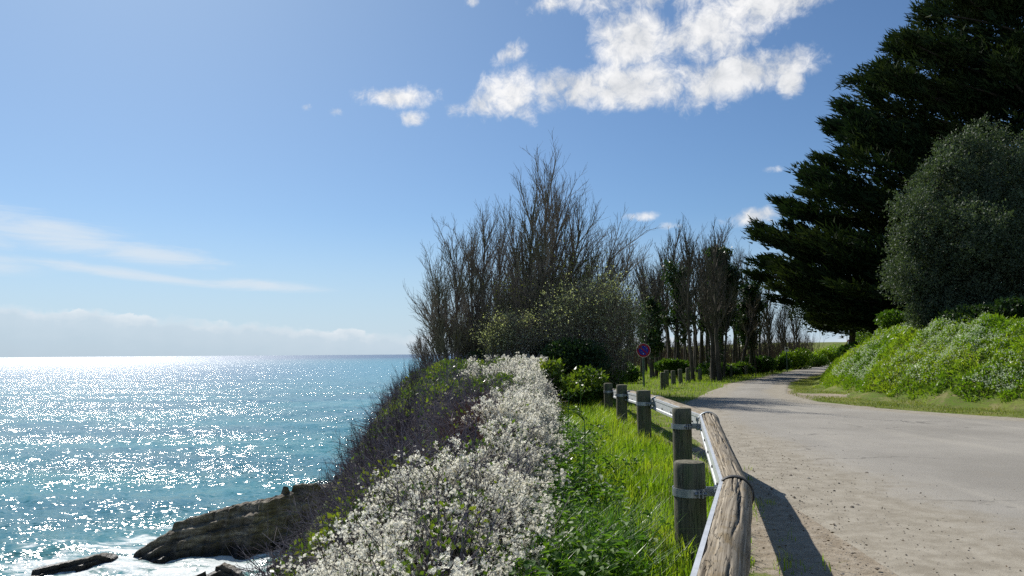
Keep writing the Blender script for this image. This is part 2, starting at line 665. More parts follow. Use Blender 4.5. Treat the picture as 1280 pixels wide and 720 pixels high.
def build_ground():
    u = np.linspace(-1, 1, 260)
    xs = 4 + np.sinh(u * 4.2) / math.sinh(4.2) * 620
    v = np.linspace(0, 1, 230)
    ys = -14 + np.expm1(v * 4.6) / math.expm1(4.6) * 900
    X, Y = np.meshgrid(xs, ys)
    Z = G(X, Y)
    # far outside: the land sinks below the sea
    Z = Z - np.maximum(0, -X - 30) * 0.1
    V = np.stack([X, Y, Z], -1).reshape(-1, 3)
    ny, nx = X.shape
    i = (np.arange(ny - 1)[:, None] * nx + np.arange(nx - 1)[None, :]).ravel()
    F = np.stack([i, i + 1, i + nx + 1, i + nx], 1)
    xf, yf = V[:, 0], V[:, 1]
    # bare earth: strip beside the road, under the barrier, patch at the inner bend
    cen = (at_y(ROADL, yf) + at_y(ROADR, yf)) / 2
    dl = np.where(xf < cen, -sdist(ROADL, xf, yf), 50)
    dr = np.where(xf >= cen, sdist(ROADR, xf, yf), 50)
    nearl = np.interp(yf, [0, 4, 7, 12, 17, 20, 26, 60], [1.75, 1.5, .9, .5, .35, .3, .35, .3])
    dirt = 1 - sstep(dl + .22 * sn_b(xf, yf), nearl - .35, nearl + .25)
    dirt = np.maximum(dirt, (1 - sstep(dr + .2 * sn_b(xf, yf), .1, .55)) * .8)
    pat = np.exp(-(((xf - 9.6) / .9) ** 2 + ((yf - 23.3) / 1.2) ** 2))
    dirt = np.maximum(dirt, sstep(pat + .15 * sn_b(xf, yf), .35, .6))
    m, g, out = mat("ground_soil")
    at = g.n.new('ShaderNodeAttribute')
    at.attribute_name = 'dirt'
    tc = g.n.new('ShaderNodeTexCoord')
    o = tc.outputs['Object']
    n1 = g.noise(o, 0.8, 5)
    n2 = g.noise(o, 9, 6, 0.7)
    n3 = g.noise(o, 45, 4, 0.7)
    grass = g.mix(g.smooth(n1, .35, .65), (.09, .15, .018), (.17, .21, .04))
    grass = g.mix(g.smooth(n2, .4, .7), grass, (.12, .11, .045))
    grass = g.mix(g.math('MULTIPLY', g.smooth(g.noise(o, 1.7, 5, .65), .5, .66), .65), grass, (.26, .22, .11))
    soil = g.mix(g.smooth(n2, .3, .7), (.24, .195, .14), (.37, .32, .25))
    soil = g.mix(g.math('MULTIPLY', g.smooth(n3, .56, .8), .4), soil, (.14, .12, .09))
    f = g.smooth(g.math('ADD', at.outputs['Fac'], g.math('MULTIPLY', g.math('SUBTRACT', n2, .5), .9)), .38, .62)
    col = g.mix(f, grass, soil)
    h = g.math('ADD', n2, g.math('MULTIPLY', n3, .5))
    b = bsdf(g, col, 0.95, 0.1, normal=bump(g, h, 0.6, 0.03))
    g.l.new(b.outputs[0], out.inputs[0])
    me = mesh("ground", V, F, m, smooth=True, attrs={'dirt': dirt})
    link("ground", me, kind='structure')


def build_road():
    ys = np.concatenate([np.linspace(-6, 30, 180), np.linspace(30.5, 128, 120)])
    ts = np.linspace(0, 1, 40)
    # the sheet runs a little past both edges; there the sand lies over it
    L_ = at_y(ROADL, ys) - np.interp(ys, [0, 20, 30], [.5, .4, .25])
    R_ = at_y(ROADR, ys) + np.interp(ys, [0, 20, 30], [.4, .3, .2])
    X = L_[:, None] * (1 - ts) + R_[:, None] * ts
    Y = np.repeat(ys[:, None], 40, 1)
    dl = sdist(ROADL, X, Y)
    dr = -sdist(ROADR, X, Y)
    ed = np.minimum(dl, dr)
    Z = G(X, Y) + 0.014 + 0.03 * sstep(ed, 0, 1.5)
    Z = np.where((ts[None, :] == 0) | (ts[None, :] == 1), Z - 0.03, Z)
    V = np.stack([X, Y, Z], -1).reshape(-1, 3)
    ny, nx = X.shape
    i = (np.arange(ny - 1)[:, None] * nx + np.arange(nx - 1)[None, :]).ravel()
    F = np.stack([i, i + 1, i + nx + 1, i + nx], 1)
    m, g, out = mat("worn_asphalt")
    at = g.n.new('ShaderNodeAttribute')
    at.attribute_name = 'edge'
    tc = g.n.new('ShaderNodeTexCoord')
    o = tc.outputs['Object']
    n1 = g.noise(o, 0.45, 5, 0.6)
    n2 = g.noise(o, 5, 6, 0.7)
    n3 = g.noise(o, 70, 3, 0.7)
    n4 = g.noise(o, 190, 2, 0.6)
    st = g.noise(g.mapping(o, scale=(1.0, .16, 1), rot=(0, 0, R(-14))), 1.3, 4, .6)
    vor = g.n.new('ShaderNodeTexVoronoi')
    vor.feature = 'DISTANCE_TO_EDGE'
    vor.inputs['Scale'].default_value = 0.55
    g.l.new(g.vmath('ADD', o, g.vmath('SCALE', g.noise(o, 1.5, 4, .6, color=True), scale=1.1)), vor.inputs['Vector'])
    crack = g.math('SUBTRACT', 1.0, g.smooth(vor.outputs['Distance'], 0.0, 0.018))
    crack = g.math('MULTIPLY', crack, g.smooth(g.noise(o, .35, 3), .52, .62))
    asp = g.mix(g.smooth(n1, .3, .7), (.25, .232, .20), (.335, .312, .27))
    asp = g.mix(g.math('MULTIPLY', g.smooth(st, .5, .7), .45), asp, (.40, .37, .31))
    asp = g.mix(g.math('MULTIPLY', g.smooth(g.noise(o, .9, 6, .7, .5), .55, .72), .4), asp, (.19, .175, .155))
    asp = g.mix(g.math('MULTIPLY', g.smooth(n3, .5, .68), .45), asp, (.12, .115, .11))
    asp = g.mix(g.math('MULTIPLY', g.smooth(n4, .55, .7), .4), asp, (.48, .46, .42))
    asp = g.mix(g.math('MULTIPLY', crack, .75), asp, (.07, .065, .06))
    sand = g.mix(g.smooth(n2, .3, .7), (.25, .22, .17), (.37, .335, .27))
    sand = g.mix(g.math('MULTIPLY', g.smooth(n3, .56, .8), .4), sand, (.14, .12, .09))
    e = g.math('ADD', at.outputs['Fac'], g.math('MULTIPLY', g.math('SUBTRACT', n2, .5), .7))
    e = g.math('ADD', e, g.math('MULTIPLY', g.math('SUBTRACT', n1, .5), .9))
    col = g.mix(g.smooth(e, .35, .9), sand, asp)
    h = g.math('ADD', g.math('MULTIPLY', n3, .6), g.math('ADD', g.math('MULTIPLY', n4, .3), g.math('MULTIPLY', n2, .6)))
    b = bsdf(g, col, 0.9, 0.2, normal=bump(g, h, 0.5, 0.012))
    g.l.new(b.outputs[0], out.inputs[0])
    wid = np.interp(Y, [0, 10, 20, 30, 60], [1.9, 1.5, 1.0, .6, .4])
    me = mesh("road", V, F, m, smooth=True, attrs={'edge': np.clip(ed / wid, 0, 1)})
    link("road", me, kind='structure')


build_ground()
build_road()

# ------------------------------------------------------------------ sea
ROCKC = [(-13.5, 36.5), (-19.5, 33.5)]


def build_sea():
    uu = np.concatenate([np.linspace(-6, -0.80, 12)[:-1], np.linspace(-0.80, 0.02, 220), np.linspace(0.02, 6, 14)[1:]])
    yy = 20 * np.exp(np.linspace(0, 1, 340) ** 1.25 * math.log(60000 / 20))
    U, Y = np.meshgrid(uu, yy)
    X = U * Y
    amp = 0.34 * (1 - sstep(Y, 60, 420))
    s1, s2, s3 = Sines(21, 5.5, 10), Sines(22, 2.0, 14), Sines(23, 0.95, 16)
    Z = SEA + amp * (.36 * s1(X * .55, Y) + .26 * s2(X * .7, Y) + .13 * s3(X, Y) * (1 - sstep(Y, 40, 90)))
    V = np.stack([X, Y, Z], -1).reshape(-1, 3)
    ny, nx = X.shape
    i = (np.arange(ny - 1)[:, None] * nx + np.arange(nx - 1)[None, :]).ravel()
    F = np.stack([i, i + 1, i + nx + 1, i + nx], 1)
    # near and behind: flat strip
    V2 = np.array([[-400, -400, SEA], [400, -400, SEA], [120, 20, SEA], [-120, 20, SEA]])
    V = np.concatenate([V, V2])
    F = np.concatenate([F, [[ny * nx, ny * nx + 1, ny * nx + 2, ny * nx + 3]]])
    m, g, out = mat("sea_water")
    tc = g.n.new('ShaderNodeTexCoord')
    o = tc.outputs['Object']
    sep = g.n.new('ShaderNodeSeparateXYZ')
    g.l.new(o, sep.inputs[0])
    X_, Y_, Z_ = sep.outputs
    geo = g.n.new('ShaderNodeNewGeometry')
    # wavelets as slopes
    c1 = g.noise(g.mapping(o, scale=(.75, 1.25, 0)), 0.8, 3, .6, color=True)
    c2 = g.noise(g.mapping(o, scale=(.5, 1.25, 0)), 4.6, 3, .65, color=True)
    sl = g.vmath('ADD', g.vmath('SCALE', g.vmath('SUBTRACT', c1, (.5, .5, .5)), scale=1.25),
                 g.vmath('SCALE', g.vmath('SUBTRACT', c2, (.5, .5, .5)), scale=2.3))
    # calmer and rougher lanes on the water
    lane = g.noise(g.mapping(o, scale=(.006, .03, 0), rot=(0, 0, R(8))), 1.6, 5, .6)
    gust = g.noise(g.mapping(o, scale=(.05, .11, 0), rot=(0, 0, R(-12))), 1.0, 5, .62)
    amp_ = g.math('ADD', g.math('MULTIPLY', g.smooth(lane, .3, .7), .45), g.math('MULTIPLY', g.smooth(gust, .36, .64), .55))
    amp_ = g.math('ADD', amp_, .30)
    amp_ = g.math('MULTIPLY', amp_, g.math('SUBTRACT', 1.0, g.math('MULTIPLY', g.smooth(Y_, 90, 1800), .30)))
    sl = g.vmath('SCALE', sl, scale=amp_)
    sl = g.vmath('MULTIPLY', sl, (1, 1, 0))
    nrm = g.vmath('NORMALIZE', g.vmath('ADD', geo.outputs['Normal'], sl))
    # colour: turquoise inshore, blue further out; sandy and dark bottom patches
    far = g.smooth(Y_, 40, 420)
    patch = g.noise(g.mapping(o, scale=(.02, .05, 0)), 1.0, 4)
    inshore = g.mix(g.smooth(patch, .38, .62), (.018, .135, .165), (.035, .22, .225))
    near = g.smooth(g.math('ADD', g.math('MULTIPLY', X_, .4), Y_), 60, 24)
    right = g.smooth(g.math('DIVIDE', X_, Y_), -.42, -.15)
    deep = g.mix(right, (.025, .105, .18), (.035, .22, .285))
    col = g.mix(far, inshore, deep)
    col = g.mix(g.smooth(Y_, 500, 2500), col, (.012, .07, .16))
    # foam round the rocks and along the shore
    shore = g.math('SUBTRACT', g.math('ADD', Y_, g.math('MULTIPLY', X_, -1.55)), 0)
    # shore-parallel coordinate grows seaward
    band = g.smooth(shore, 82, 60)
    ft = g.noise(g.mapping(o, scale=(.55, 1.3, 0), rot=(0, 0, R(18))), 0.9, 8, .68, .8)
    fx = g.math('ADD', g.math('MULTIPLY', ft, 1.0), g.math('MULTIPLY', band, .40))
    foam = g.smooth(fx, .76, .93)
    foam = g.math('MULTIPLY', foam, g.math('ADD', .35, g.math('MULTIPLY', g.noise(o, 9, 4, .7), 1.0)), clamp=True)
    col = g.mix(band, col, (.05, .20, .20))
    dist = g.math('POWER', g.smooth(Y_, 60, 1500), .5)
    b = bsdf(g, col, g.math('ADD', .13, g.math('MULTIPLY', dist, .22)), .5, normal=nrm)
    b.inputs['IOR'].default_value = 1.33
    fb = bsdf(g, (.74, .77, .77), .7, .3, normal=bump(g, ft, .8, .15))
    mx = g.n.new('ShaderNodeMixShader')
    g.l.new(foam, mx.inputs[0])
    g.l.new(b.outputs[0], mx.inputs[1])
    g.l.new(fb.outputs[0], mx.inputs[2])
    g.l.new(mx.outputs[0], out.inputs[0])
    link("sea", mesh("sea", V, F, m, smooth=True), kind='structure')


build_sea()


# ------------------------------------------------------------------ rocks on the shore
def rock_material():
    m, g, out = mat("layered_rock")
    tc = g.n.new('ShaderNodeTexCoord')
    o = tc.outputs['Object']
    n = g.noise(g.mapping(o, scale=(.7, .7, 3.2), rot=(R(16), R(14), 0)), 1.3, 8, .65)
    n2 = g.noise(o, 5, 6, .7)
    col = g.ramp(n, [(.3, (.05, .042, .032)), (.48, (.15, .125, .09)), (.66, (.34, .30, .23))])
    col = g.mix(g.math('MULTIPLY', g.smooth(n2, .5, .7), .5), col, (.05, .045, .035))
    geo = g.n.new('ShaderNodeNewGeometry')
    sp = g.n.new('ShaderNodeSeparateXYZ')
    g.l.new(geo.outputs['Position'], sp.inputs[0])
    wet = g.smooth(sp.outputs[2], SEA + .7, SEA + .1)
    col = g.mix(wet, col, (.025, .022, .018))
    h = g.math('ADD', g.math('MULTIPLY', n, 1.0), g.math('MULTIPLY', n2, .25))
    b = bsdf(g, col, g.math('SUBTRACT', .85, g.math('MULTIPLY', wet, .5)), .35, normal=bump(g, h, 1.0, .22))
    g.l.new(b.outputs[0], out.inputs[0])
    return m


M_rock = rock_material()


def rock(name, label, x0, x1, ycen, dep, prof, tilt, seed, bed=.35):
    """slab lying in the water: prof = [(t, top height)], beds dip towards the camera"""
    r = np.random.default_rng(seed)
    nu, nv = 90, 46
    t = np.linspace(0, 1, nu)
    a = np.linspace(-.12, 1.12, nv)
    T, A = np.meshgrid(t, a, indexing='ij')
    top = np.interp(T, [p[0] for p in prof], [p[1] for p in prof])
    s1, s2, s3 = Sines(seed, 2.2, 8), Sines(seed + 1, .8, 12), Sines(seed + 2, .35, 14)
    X = x0 + (x1 - x0) * T
    Yc = np.interp(T, [0, 1], [ycen[0], ycen[1]])
    Y = Yc + (A - .5) * dep * (0.6 + .4 * np.sin(np.pi * np.clip(T, .02, .98)))
    Y = Y + .25 * s1(X, Y * 0)
    # cross profile: steep broken face towards camera, tilted back slope
    crossf = np.where(A < .55, sstep(A, -.05, .55) ** .8, 1 - .6 * sstep(A, .55, 1.1))
    Z = top * crossf + .07 * s1(X, Y) * (top > .3) + .05 * s2(X, Y)
    endf = sstep(T, 0, .05) * (1 - sstep(T, .97, 1.0))
    Z = Z * endf
    # beds: terrace along a dipping plane
    pl = (top - Z) + .05 * s1(X * .5, Y * .5) - .10 * (X - x0) * (x1 - x0 > 5)
    q = np.round(pl / bed) * bed
    Z = Z - (q - pl) * .75 * sstep(A, -.05, .1) + .05 * s3(X, Y) * np.minimum(1, top / 1.5)
    Y = Y + (.14 * s2(X, pl) + .06 * s3(X, pl)) * np.minimum(1, top / 1.5)
    V = np.stack([X, Y, SEA - .25 + Z], -1).reshape(-1, 3)
    i = (np.arange(nu - 1)[:, None] * nv + np.arange(nv - 1)[None, :]).ravel()
    F = np.stack([i, i + nv, i + nv + 1, i + 1], 1)
    # skirt: outer rim goes below the water
    rim = (A <= a[1] + 1e-6) | (A >= a[-2] - 1e-6) | (T <= 1e-6) | (T >= 1 - 1e-6)
    V = V.reshape(nu, nv, 3)
    V[..., 2] = np.where(rim, SEA - 1.2, V[..., 2])
    o = link(name, mesh(name, V.reshape(-1, 3), F, M_rock))
    tag(o, label, "rock")
    return o


rock("shore_rock", "largest dark layered rock slab rising from the foaming sea towards the slope", P(160, 690, 34)[0], P(408, 640, 37)[0], (34.2, 37.5), 3.6,
     [(0, .3), (.06, .7), (.18, 1.35), (.3, 1.65), (.45, 2.0), (.62, 2.35), (.8, 2.75), (.93, 2.85), (1, 2.2)], -.22, 31, .42)
rock("shore_rock", "low flat dark rock awash in foam, left of the largest slab", P(40, 700, 32)[0], P(142, 690, 33)[0], (32.0, 33.2), 1.6,
     [(0, .35), (.4, .55), (.8, .75), (1, .5)], -.1, 41, .22)
rock("shore_rock", "dark cliff-foot rock joining the big slab to the overgrown slope", P(350, 650, 38)[0], P(440, 640, 40)[0] + 2, (39.0, 41.5), 4.5,
     [(0, .6), (.12, 1.9), (.3, 2.5), (.6, 2.8), (1, 3.2)], -.2, 53, .5)
rock("shore_rock", "small brownish rock in the surf at the bottom of the picture", P(232, 705, 30.6)[0], P(300, 705, 30.6)[0], (30.6, 31.0), 1.3,
     [(0, .3), (.6, .75), (1, .45)], -.15, 61, .2)
rock("shore_rock", "pale boulder in the wash right below the big slab", P(333, 690, 32)[0], P(385, 690, 32)[0], (32.0, 32.6), 1.4,
     [(0, .35), (.5, .75), (1, .8)], -.2, 71, .25)
rock("shore_rock", "small pale ledge wedged between the big slab and the slope", P(345, 665, 34)[0], P(400, 650, 35)[0], (34.6, 35.4), 1.6,
     [(0, .5), (.5, 1.1), (1, 1.5)], -.3, 81, .25)


# ------------------------------------------------------------------ timber and steel safety barrier
def wood_mat(name, c_lo, c_hi, c_stain, green=None, crackdepth=.5):
    m, g, out = mat(name)
    uvn = g.n.new('ShaderNodeUVMap')
    uvn.uv_map = "UVMap"
    uv = uvn.outputs[0]                       # u metres along, v metres round
    fib = g.noise(g.mapping(uv, scale=(.35, 24, 1)), 4.0, 6, .62)
    crk = g.noise(g.mapping(uv, scale=(.55, 11, 1)), 3.4, 3, .5, .12)
    crack = g.math('SUBTRACT', 1.0, g.smooth(g.math('ABSOLUTE', g.math('SUBTRACT', crk, .5)), 0.0, .014))
    blot = g.noise(g.mapping(uv, scale=(1, 2.5, 1)), 4, 6, .7)
    fine = g.noise(g.mapping(uv, scale=(1.2, 5, 1)), 22, 5, .7)
    col = g.mix(g.smooth(fib, .3, .7), c_lo, c_hi)
    col = g.mix(g.math('MULTIPLY', g.smooth(blot, .5, .68), .7), col, c_stain)
    col = g.mix(g.math('MULTIPLY', g.smooth(fine, .55, .75), .5), col, tuple(c * .35 for c in c_lo))
    if green:
        gn = g.noise(g.mapping(uv, scale=(.7, 1.5, 1), loc=(3, 1, 0)), 2.2, 4)
        col = g.mix(g.math('MULTIPLY', g.smooth(gn, .42, .62), .75), col, green)
    col = g.mix(g.math('MULTIPLY', crack, .8), col, tuple(c * .18 for c in c_lo))
    h = g.math('SUBTRACT', g.math('ADD', g.math('MULTIPLY', fib, .35), g.math('MULTIPLY', fine, .2)), g.math('MULTIPLY', crack, .9))
    b = bsdf(g, col, .82, .25, normal=bump(g, h, .9, .006))
    g.l.new(b.outputs[0], out.inputs[0])
    return m


M_log = wood_mat("weathered_log", (.13, .10, .065), (.40, .345, .26), (.19, .13, .05))
M_post = wood_mat("green_stained_post", (.055, .06, .042), (.155, .15, .105), (.17, .155, .105), green=(.06, .105, .035))
M_posttop = plain_mat("sawn_end_grain", (.16, .15, .11), .9, .1, 0, 40, .4)
M_steel = plain_mat("galvanised_steel", (.62, .64, .65), .42, .5, .35, 18, .10)
M_band = plain_mat("grey_steel_band", (.34, .37, .39), .45, .5, .7, 20, .2)
M_strap = plain_mat("dark_strap", (.05, .048, .045), .6, .4, .2, 20, .3)

def railpt(px, py, y):
    p = P(px, py, y)
    return [p[0], y, p[2] - .1]


_b = P(893, 720, 2.55)
_j = [railpt(918, 597, 4.62), railpt(885, 516, 7.72), railpt(823, 495.5, 10.62), railpt(789, 488.5, 13.52), railpt(770, 486.5, 16.42), railpt(757, 485.5, 19.32)]
_k = (_j[0][1] - .1) / (_j[0][1] - 2.55)
RJ = np.array([(_j[0][0] + (_b[0] - _j[0][0]) * _k, .1, _b[2] - .1)] + _j)
POST = [tuple(P(a_, b_, y_)[[0, 1, 2]]) for a_, b_, y_ in [(861, 577, 4.84), (851.5, 510, 7.8), (804.5, 488, 10.66), (776.5, 481, 13.56), (760.5, 479, 16.42), (748, 478, 19.3)]]


def revolve_post(x, y, top, r0, lean=(0, 0), seed=0, nz=26, ns=24):
    rr = np.random.default_rng(seed)
    zb = float(G(x, y)) - .25
    zs = np.concatenate([np.linspace(zb, top - .012, nz), [top]])
    th = np.arange(ns + 1) / ns * 2 * math.pi
    ph = rr.random(3) * 6
    V, UV = [], []
    for k, z in enumerate(zs):
        r = r0 * (1 + .012 * np.sin(2 * th + ph[0]) + .010 * np.sin(3 * th + ph[1] + z * 2)) * (1 + .02 * math.sin(z * 3 + ph[2]))
        if k == len(zs) - 1:
            r = r - .008
        lx, ly = lean[0] * (z - zb), lean[1] * (z - zb)
        V.append(np.stack([x + lx + r * np.cos(th), y + ly + r * np.sin(th), np.full(ns + 1, z)], 1))
        UV.append(np.stack([np.full(ns + 1, z), th * r0], 1))
    n = ns + 1
    i = (np.arange(len(zs) - 1)[:, None] * n + np.arange(ns)[None, :]).ravel()
    F = np.stack([i, i + 1, i + n + 1, i + n], 1)
    g_ = Geo()
    g_.add(np.concatenate(V), F, np.concatenate(UV))
    # sawn top with a slight dome: centre vertex fan
    rim = V[-1][:ns]
    cv = rim.mean(0) + np.array([0, 0, .006])
    mid = (rim + cv) / 2 + np.array([0, 0, .002])
    VV = np.concatenate([rim, mid, [cv]])
    k = np.arange(ns)
    k2 = (k + 1) % ns
    return g_, VV, [np.stack([k, k2, ns + k2, ns + k], 1), np.stack([ns + k, ns + k2, np.full(ns, 2 * ns)], 1)]


def ring(c, r_in, r_out, h, axis, a0=0, a1=360, ns=40):
    """flat hoop round axis"""
    axis = np.asarray(axis, float) / np.linalg.norm(axis)
    u = np.cross(axis, [0, 0, 1.0]) if abs(axis[2]) < .9 else np.array([1.0, 0, 0])
    u = u / np.linalg.norm(u)
    v = np.cross(axis, u)
    full = abs(a1 - a0) >= 359.9
    th = R(a0) + np.linspace(0, 1, ns + 1) * R(a1 - a0)
    c = np.asarray(c, float)
    rows = []
    for rr_, hh in ((r_in, -.5), (r_out, -.5), (r_out, .5), (r_in, .5)):
        rows.append(c + axis * hh * h + rr_ * (np.cos(th)[:, None] * u + np.sin(th)[:, None] * v))
    V = np.stack(rows, 1).reshape(-1, 3)
    F = []
    for i in range(ns):
        for k in range(4):
            F.append([i * 4 + k, (i + 1) * 4 + k, (i + 1) * 4 + (k + 1) % 4, i * 4 + (k + 1) % 4])
    if not full:
        F.append([3, 2, 1, 0])
        F.append([ns * 4, ns * 4 + 1, ns * 4 + 2, ns * 4 + 3])
    return V, F


def cyl(c0, c1, r, ns=12):
    c0, c1 = np.asarray(c0, float), np.asarray(c1, float)
    V, F = tubes(np.stack([c0, c1])[None], np.array([[r, r]]), ns)
    return V, F, V


def add_cyl(g_, c0, c1, r, ns=12):
    V, F = tubes(np.stack([np.asarray(c0, float), np.asarray(c1, float)])[None], np.array([[r, r]]), ns)
    g_.add(V, F)
    k = np.arange(ns)
    for base, c in ((0, c0), (ns, c1)):
        VV = np.concatenate([V[base:base + ns], [c]])
        g_.add(VV, np.stack([k, (k + 1) % ns, np.full(ns, ns)], 1))


def build_barrier():
    root = thing("safety_barrier", "weathered log and galvanised steel safety barrier curving along the road edge", "barrier", (1.16, 4.84, 0))
    for s in range(len(RJ) - 1):
        a, b = RJ[s], RJ[s + 1]
        d = b - a
        L = np.linalg.norm(d)
        d = d / L
        NS = 150 if s < 2 else 48
        a2, b2 = a + d * .012, b - d * .012
        L = np.linalg.norm(b2 - a2)
        nl = 90 if s == 0 else (60 if s == 1 else 16)
        side = norm(np.cross(d, [0, 0, 1.0]))        # right-hand side (road)
        up = np.cross(side, d)
        th = np.linspace(0, 2 * math.pi, NS + 1)     # 0 = road side, pi/2 = up, pi = post side
        rg = np.random.default_rng(100 + s)
        sA, sB = Sines(200 + s, .5, 8), Sines(220 + s, .12, 10)
        tt = np.linspace(0, 1, nl)
        T, TH = np.meshgrid(tt * L, th, indexing='ij')
        r = .103 + .0025 * sA(T, np.cos(TH) * .4) + .0012 * sB(T * .4, np.sin(TH) * .3 + np.cos(TH) * .2)
        # drying cracks
        if s < 2:
            for _ in range(34):
                t0 = rg.random() * L
                ln = .25 + rg.random() * .9
                ang = R(20 + rg.random() * 140)
                wig = rg.normal(0, .06, 3)
                x = (T - t0) / ln
                ac = ang + wig[0] * np.sin(T * 7) * .5 + wig[1] * np.sin(T * 17) * .35 + wig[2] * np.sin(T * 41) * .15
                w = .035 + .03 * rg.random()
                r = r - (.007 + .010 * rg.random()) * np.exp(-((TH - ac) / w) ** 2) * np.clip(1 - np.abs(x * 2) ** 4, 0, 1)
        px, pz = r * np.cos(TH), r * np.sin(TH)
        px = np.maximum(px, -.066)                    # flat where the steel channel sits
        V = a2 + T[..., None] * d + px[..., None] * side + pz[..., None] * up
        UV = np.stack([T + s * 3.7, TH * .1], -1).reshape(-1, 2)
        n = NS + 1
        i = (np.arange(nl - 1)[:, None] * n + np.arange(NS)[None, :]).ravel()
        F = np.stack([i, i + n, i + n + 1, i + 1], 1)
        g_ = Geo()
        g_.add(V.reshape(-1, 3), F, UV)
        for e in (0, nl - 1):
            ringv = V[e][:NS]
            VV = np.concatenate([ringv, [ringv.mean(0)]])
            k = np.arange(NS)
            g_.add(VV, np.stack([k, (k + 1) % NS, np.full(NS, NS)], 1))
        o = link("log_rail", g_.mesh("log_rail", M_log, smooth=True, uv=True), root)
        # galvanised channel on the post side
        hh = .160
        prof = [(-.0665, hh / 2), (-.088, hh / 2), (-.088, hh / 2 - .030), (-.080, hh / 2 - .038), (-.080, -hh / 2 + .038), (-.088, -hh / 2 + .030), (-.088, -hh / 2), (-.0665, -hh / 2),
                (-.0665, -hh / 2 + .004), (-.074, -hh / 2 + .03), (-.074, hh / 2 - .03), (-.0665, hh / 2 - .004)]
        m_ = len(prof)
        V = []
        for e in (a2 - d * .006, b2 + d * .006):
            for (u_, w_) in prof:
                V.append(e + side * u_ + up * w_)
        F = [[k, (k + 1) % m_, m_ + (k + 1) % m_, m_ + k] for k in range(m_)]
        gs = Geo().add(np.array(V), np.array(F))
        ch = link("steel_channel", gs.mesh("steel_channel", M_steel), root)
        # bolt holes along the channel
        for q in np.arange(.35, L, .6 if s else .9):
            gh = Geo()
            c = a2 + d * q + side * -.083 + up * -.02
            add_cyl(gh, c + side * .004, c - side * .007, .011, 8)
            link("bolt", gh.mesh("bolt", M_strap), ch)
    # posts with clamps
    posts = [(.30, 1.75, .66)] + POST
    for k, (x, y, top) in enumerate(posts):
        r0 = .1 if k != 2 else .097
        lean = [(0, 0), (.0, .0), (.006, 0), (-.004, .0), (.008, 0), (-.006, 0), (.004, 0)][k]
        g_, VT, FT = revolve_post(x, y, top, r0, lean, 300 + k)
        o = link("post", g_.mesh("post", M_post, smooth=True, uv=True), root)
        gt = Geo()
        for f in FT:
            gt.F.setdefault(f.shape[1], []).append(f)
        gt.V.append(VT)
        gt.uv.append(np.zeros((len(VT), 2)))
        gt.n = len(VT)
        link("post_top", gt.mesh("post_top", M_posttop), o)
        # clamp hoop round the post
        zc = top - .185
        rc = Geo()
        V, F = ring((x, y, zc), .1035, .1085, .052, (0, 0, 1))
        rc.add(V, F)
        # ears reaching over to the rail
        jx = np.interp(y, RJ[:, 1], RJ[:, 0])
        jz = np.interp(y, RJ[:, 1], RJ[:, 2])
        dirv = np.array([jx - x, -.04, 0])
        dl = np.linalg.norm(dirv)
        dirv = dirv / dl
        perp = np.array([-dirv[1], dirv[0], 0])
        reach = max(.02, dl - .1 - .085)
        ax = np.stack([dirv, perp, np.array([0, 0, 1.0])])
        for sgn in (-1, 1):
            V, F = box(np.array([x, y, zc]) + dirv * (.1 + reach / 2) + perp * sgn * .028, reach + .03, .006, .05, ax)
            rc.add(V, F)
        cl = link("post_clamp", rc.mesh("post_clamp", M_band), root)
        for (sgn, dz) in ((-1, .0), (1, .0)):
            gb = Geo()
            c = np.array([x, y, zc + dz]) + dirv * (.1 + reach * .45 + sgn * .012)
            add_cyl(gb, c - perp * .046, c + perp * .046, .006, 8)
            add_cyl(gb, c - perp * .046, c - perp * .034, .013, 6)
            add_cyl(gb, c + perp * .034, c + perp * .046, .013, 6)
            link("bolt", gb.mesh("bolt", M_band), cl)
        # front bolt on the hoop facing the camera
        gb = Geo()
        ang = R(-70)
        n_ = np.array([math.cos(ang), math.sin(ang), 0])
        c = np.array([x, y, zc]) + n_ * .108
        V, F = box(c + n_ * .012 + np.array([-.012, 0, 0]), .006, .03, .05)
        gb.add(V, F)
        V, F = box(c + n_ * .012 + np.array([.012, 0, 0]), .006, .03, .05)
        gb.add(V, F)
        add_cyl(gb, c + n_ * .014 + np.array([-.035, 0, 0]), c + n_ * .014 + np.array([.035, 0, 0]), .007, 8)
        add_cyl(gb, c + n_ * .014 + np.array([.024, 0, 0]), c + n_ * .014 + np.array([.036, 0, 0]), .012, 6)
        add_cyl(gb, c + n_ * .014 + np.array([-.036, 0, 0]), c + n_ * .014 + np.array([-.026, 0, 0]), .012, 6)
        link("clamp_screw", gb.mesh("clamp_screw", M_band), cl)
    # straps round the log at every joint
    for s in range(1, len(RJ)):
        d = norm(RJ[s] - RJ[s - 1]) + (norm(RJ[s + 1] - RJ[s]) if s < len(RJ) - 1 else 0)
        d = norm(d)
        V, F = ring(RJ[s], .106, .113, .05, d, 0, 360, 48)
        g2 = Geo().add(V, np.array(F))
        st = link("joint_strap", g2.mesh("joint_strap", M_strap if s == 1 else M_band), root)
        side = norm(np.cross(d, [0, 0, 1.0]))
        up = np.cross(side, d)
        for w in (-.06, .03):
            gb = Geo()
            c = RJ[s] - side * .112 + up * w
            V, F = box(c, .02, .05, .035, np.stack([side, d, up]))
            gb.add(V, F)
            add_cyl(gb, c - d * .05, c + d * .05, .007, 8)
            add_cyl(gb, c - d * .05, c - d * .038, .013, 6)
            link("bolt", gb.mesh("bolt", M_band), st)


build_barrier()

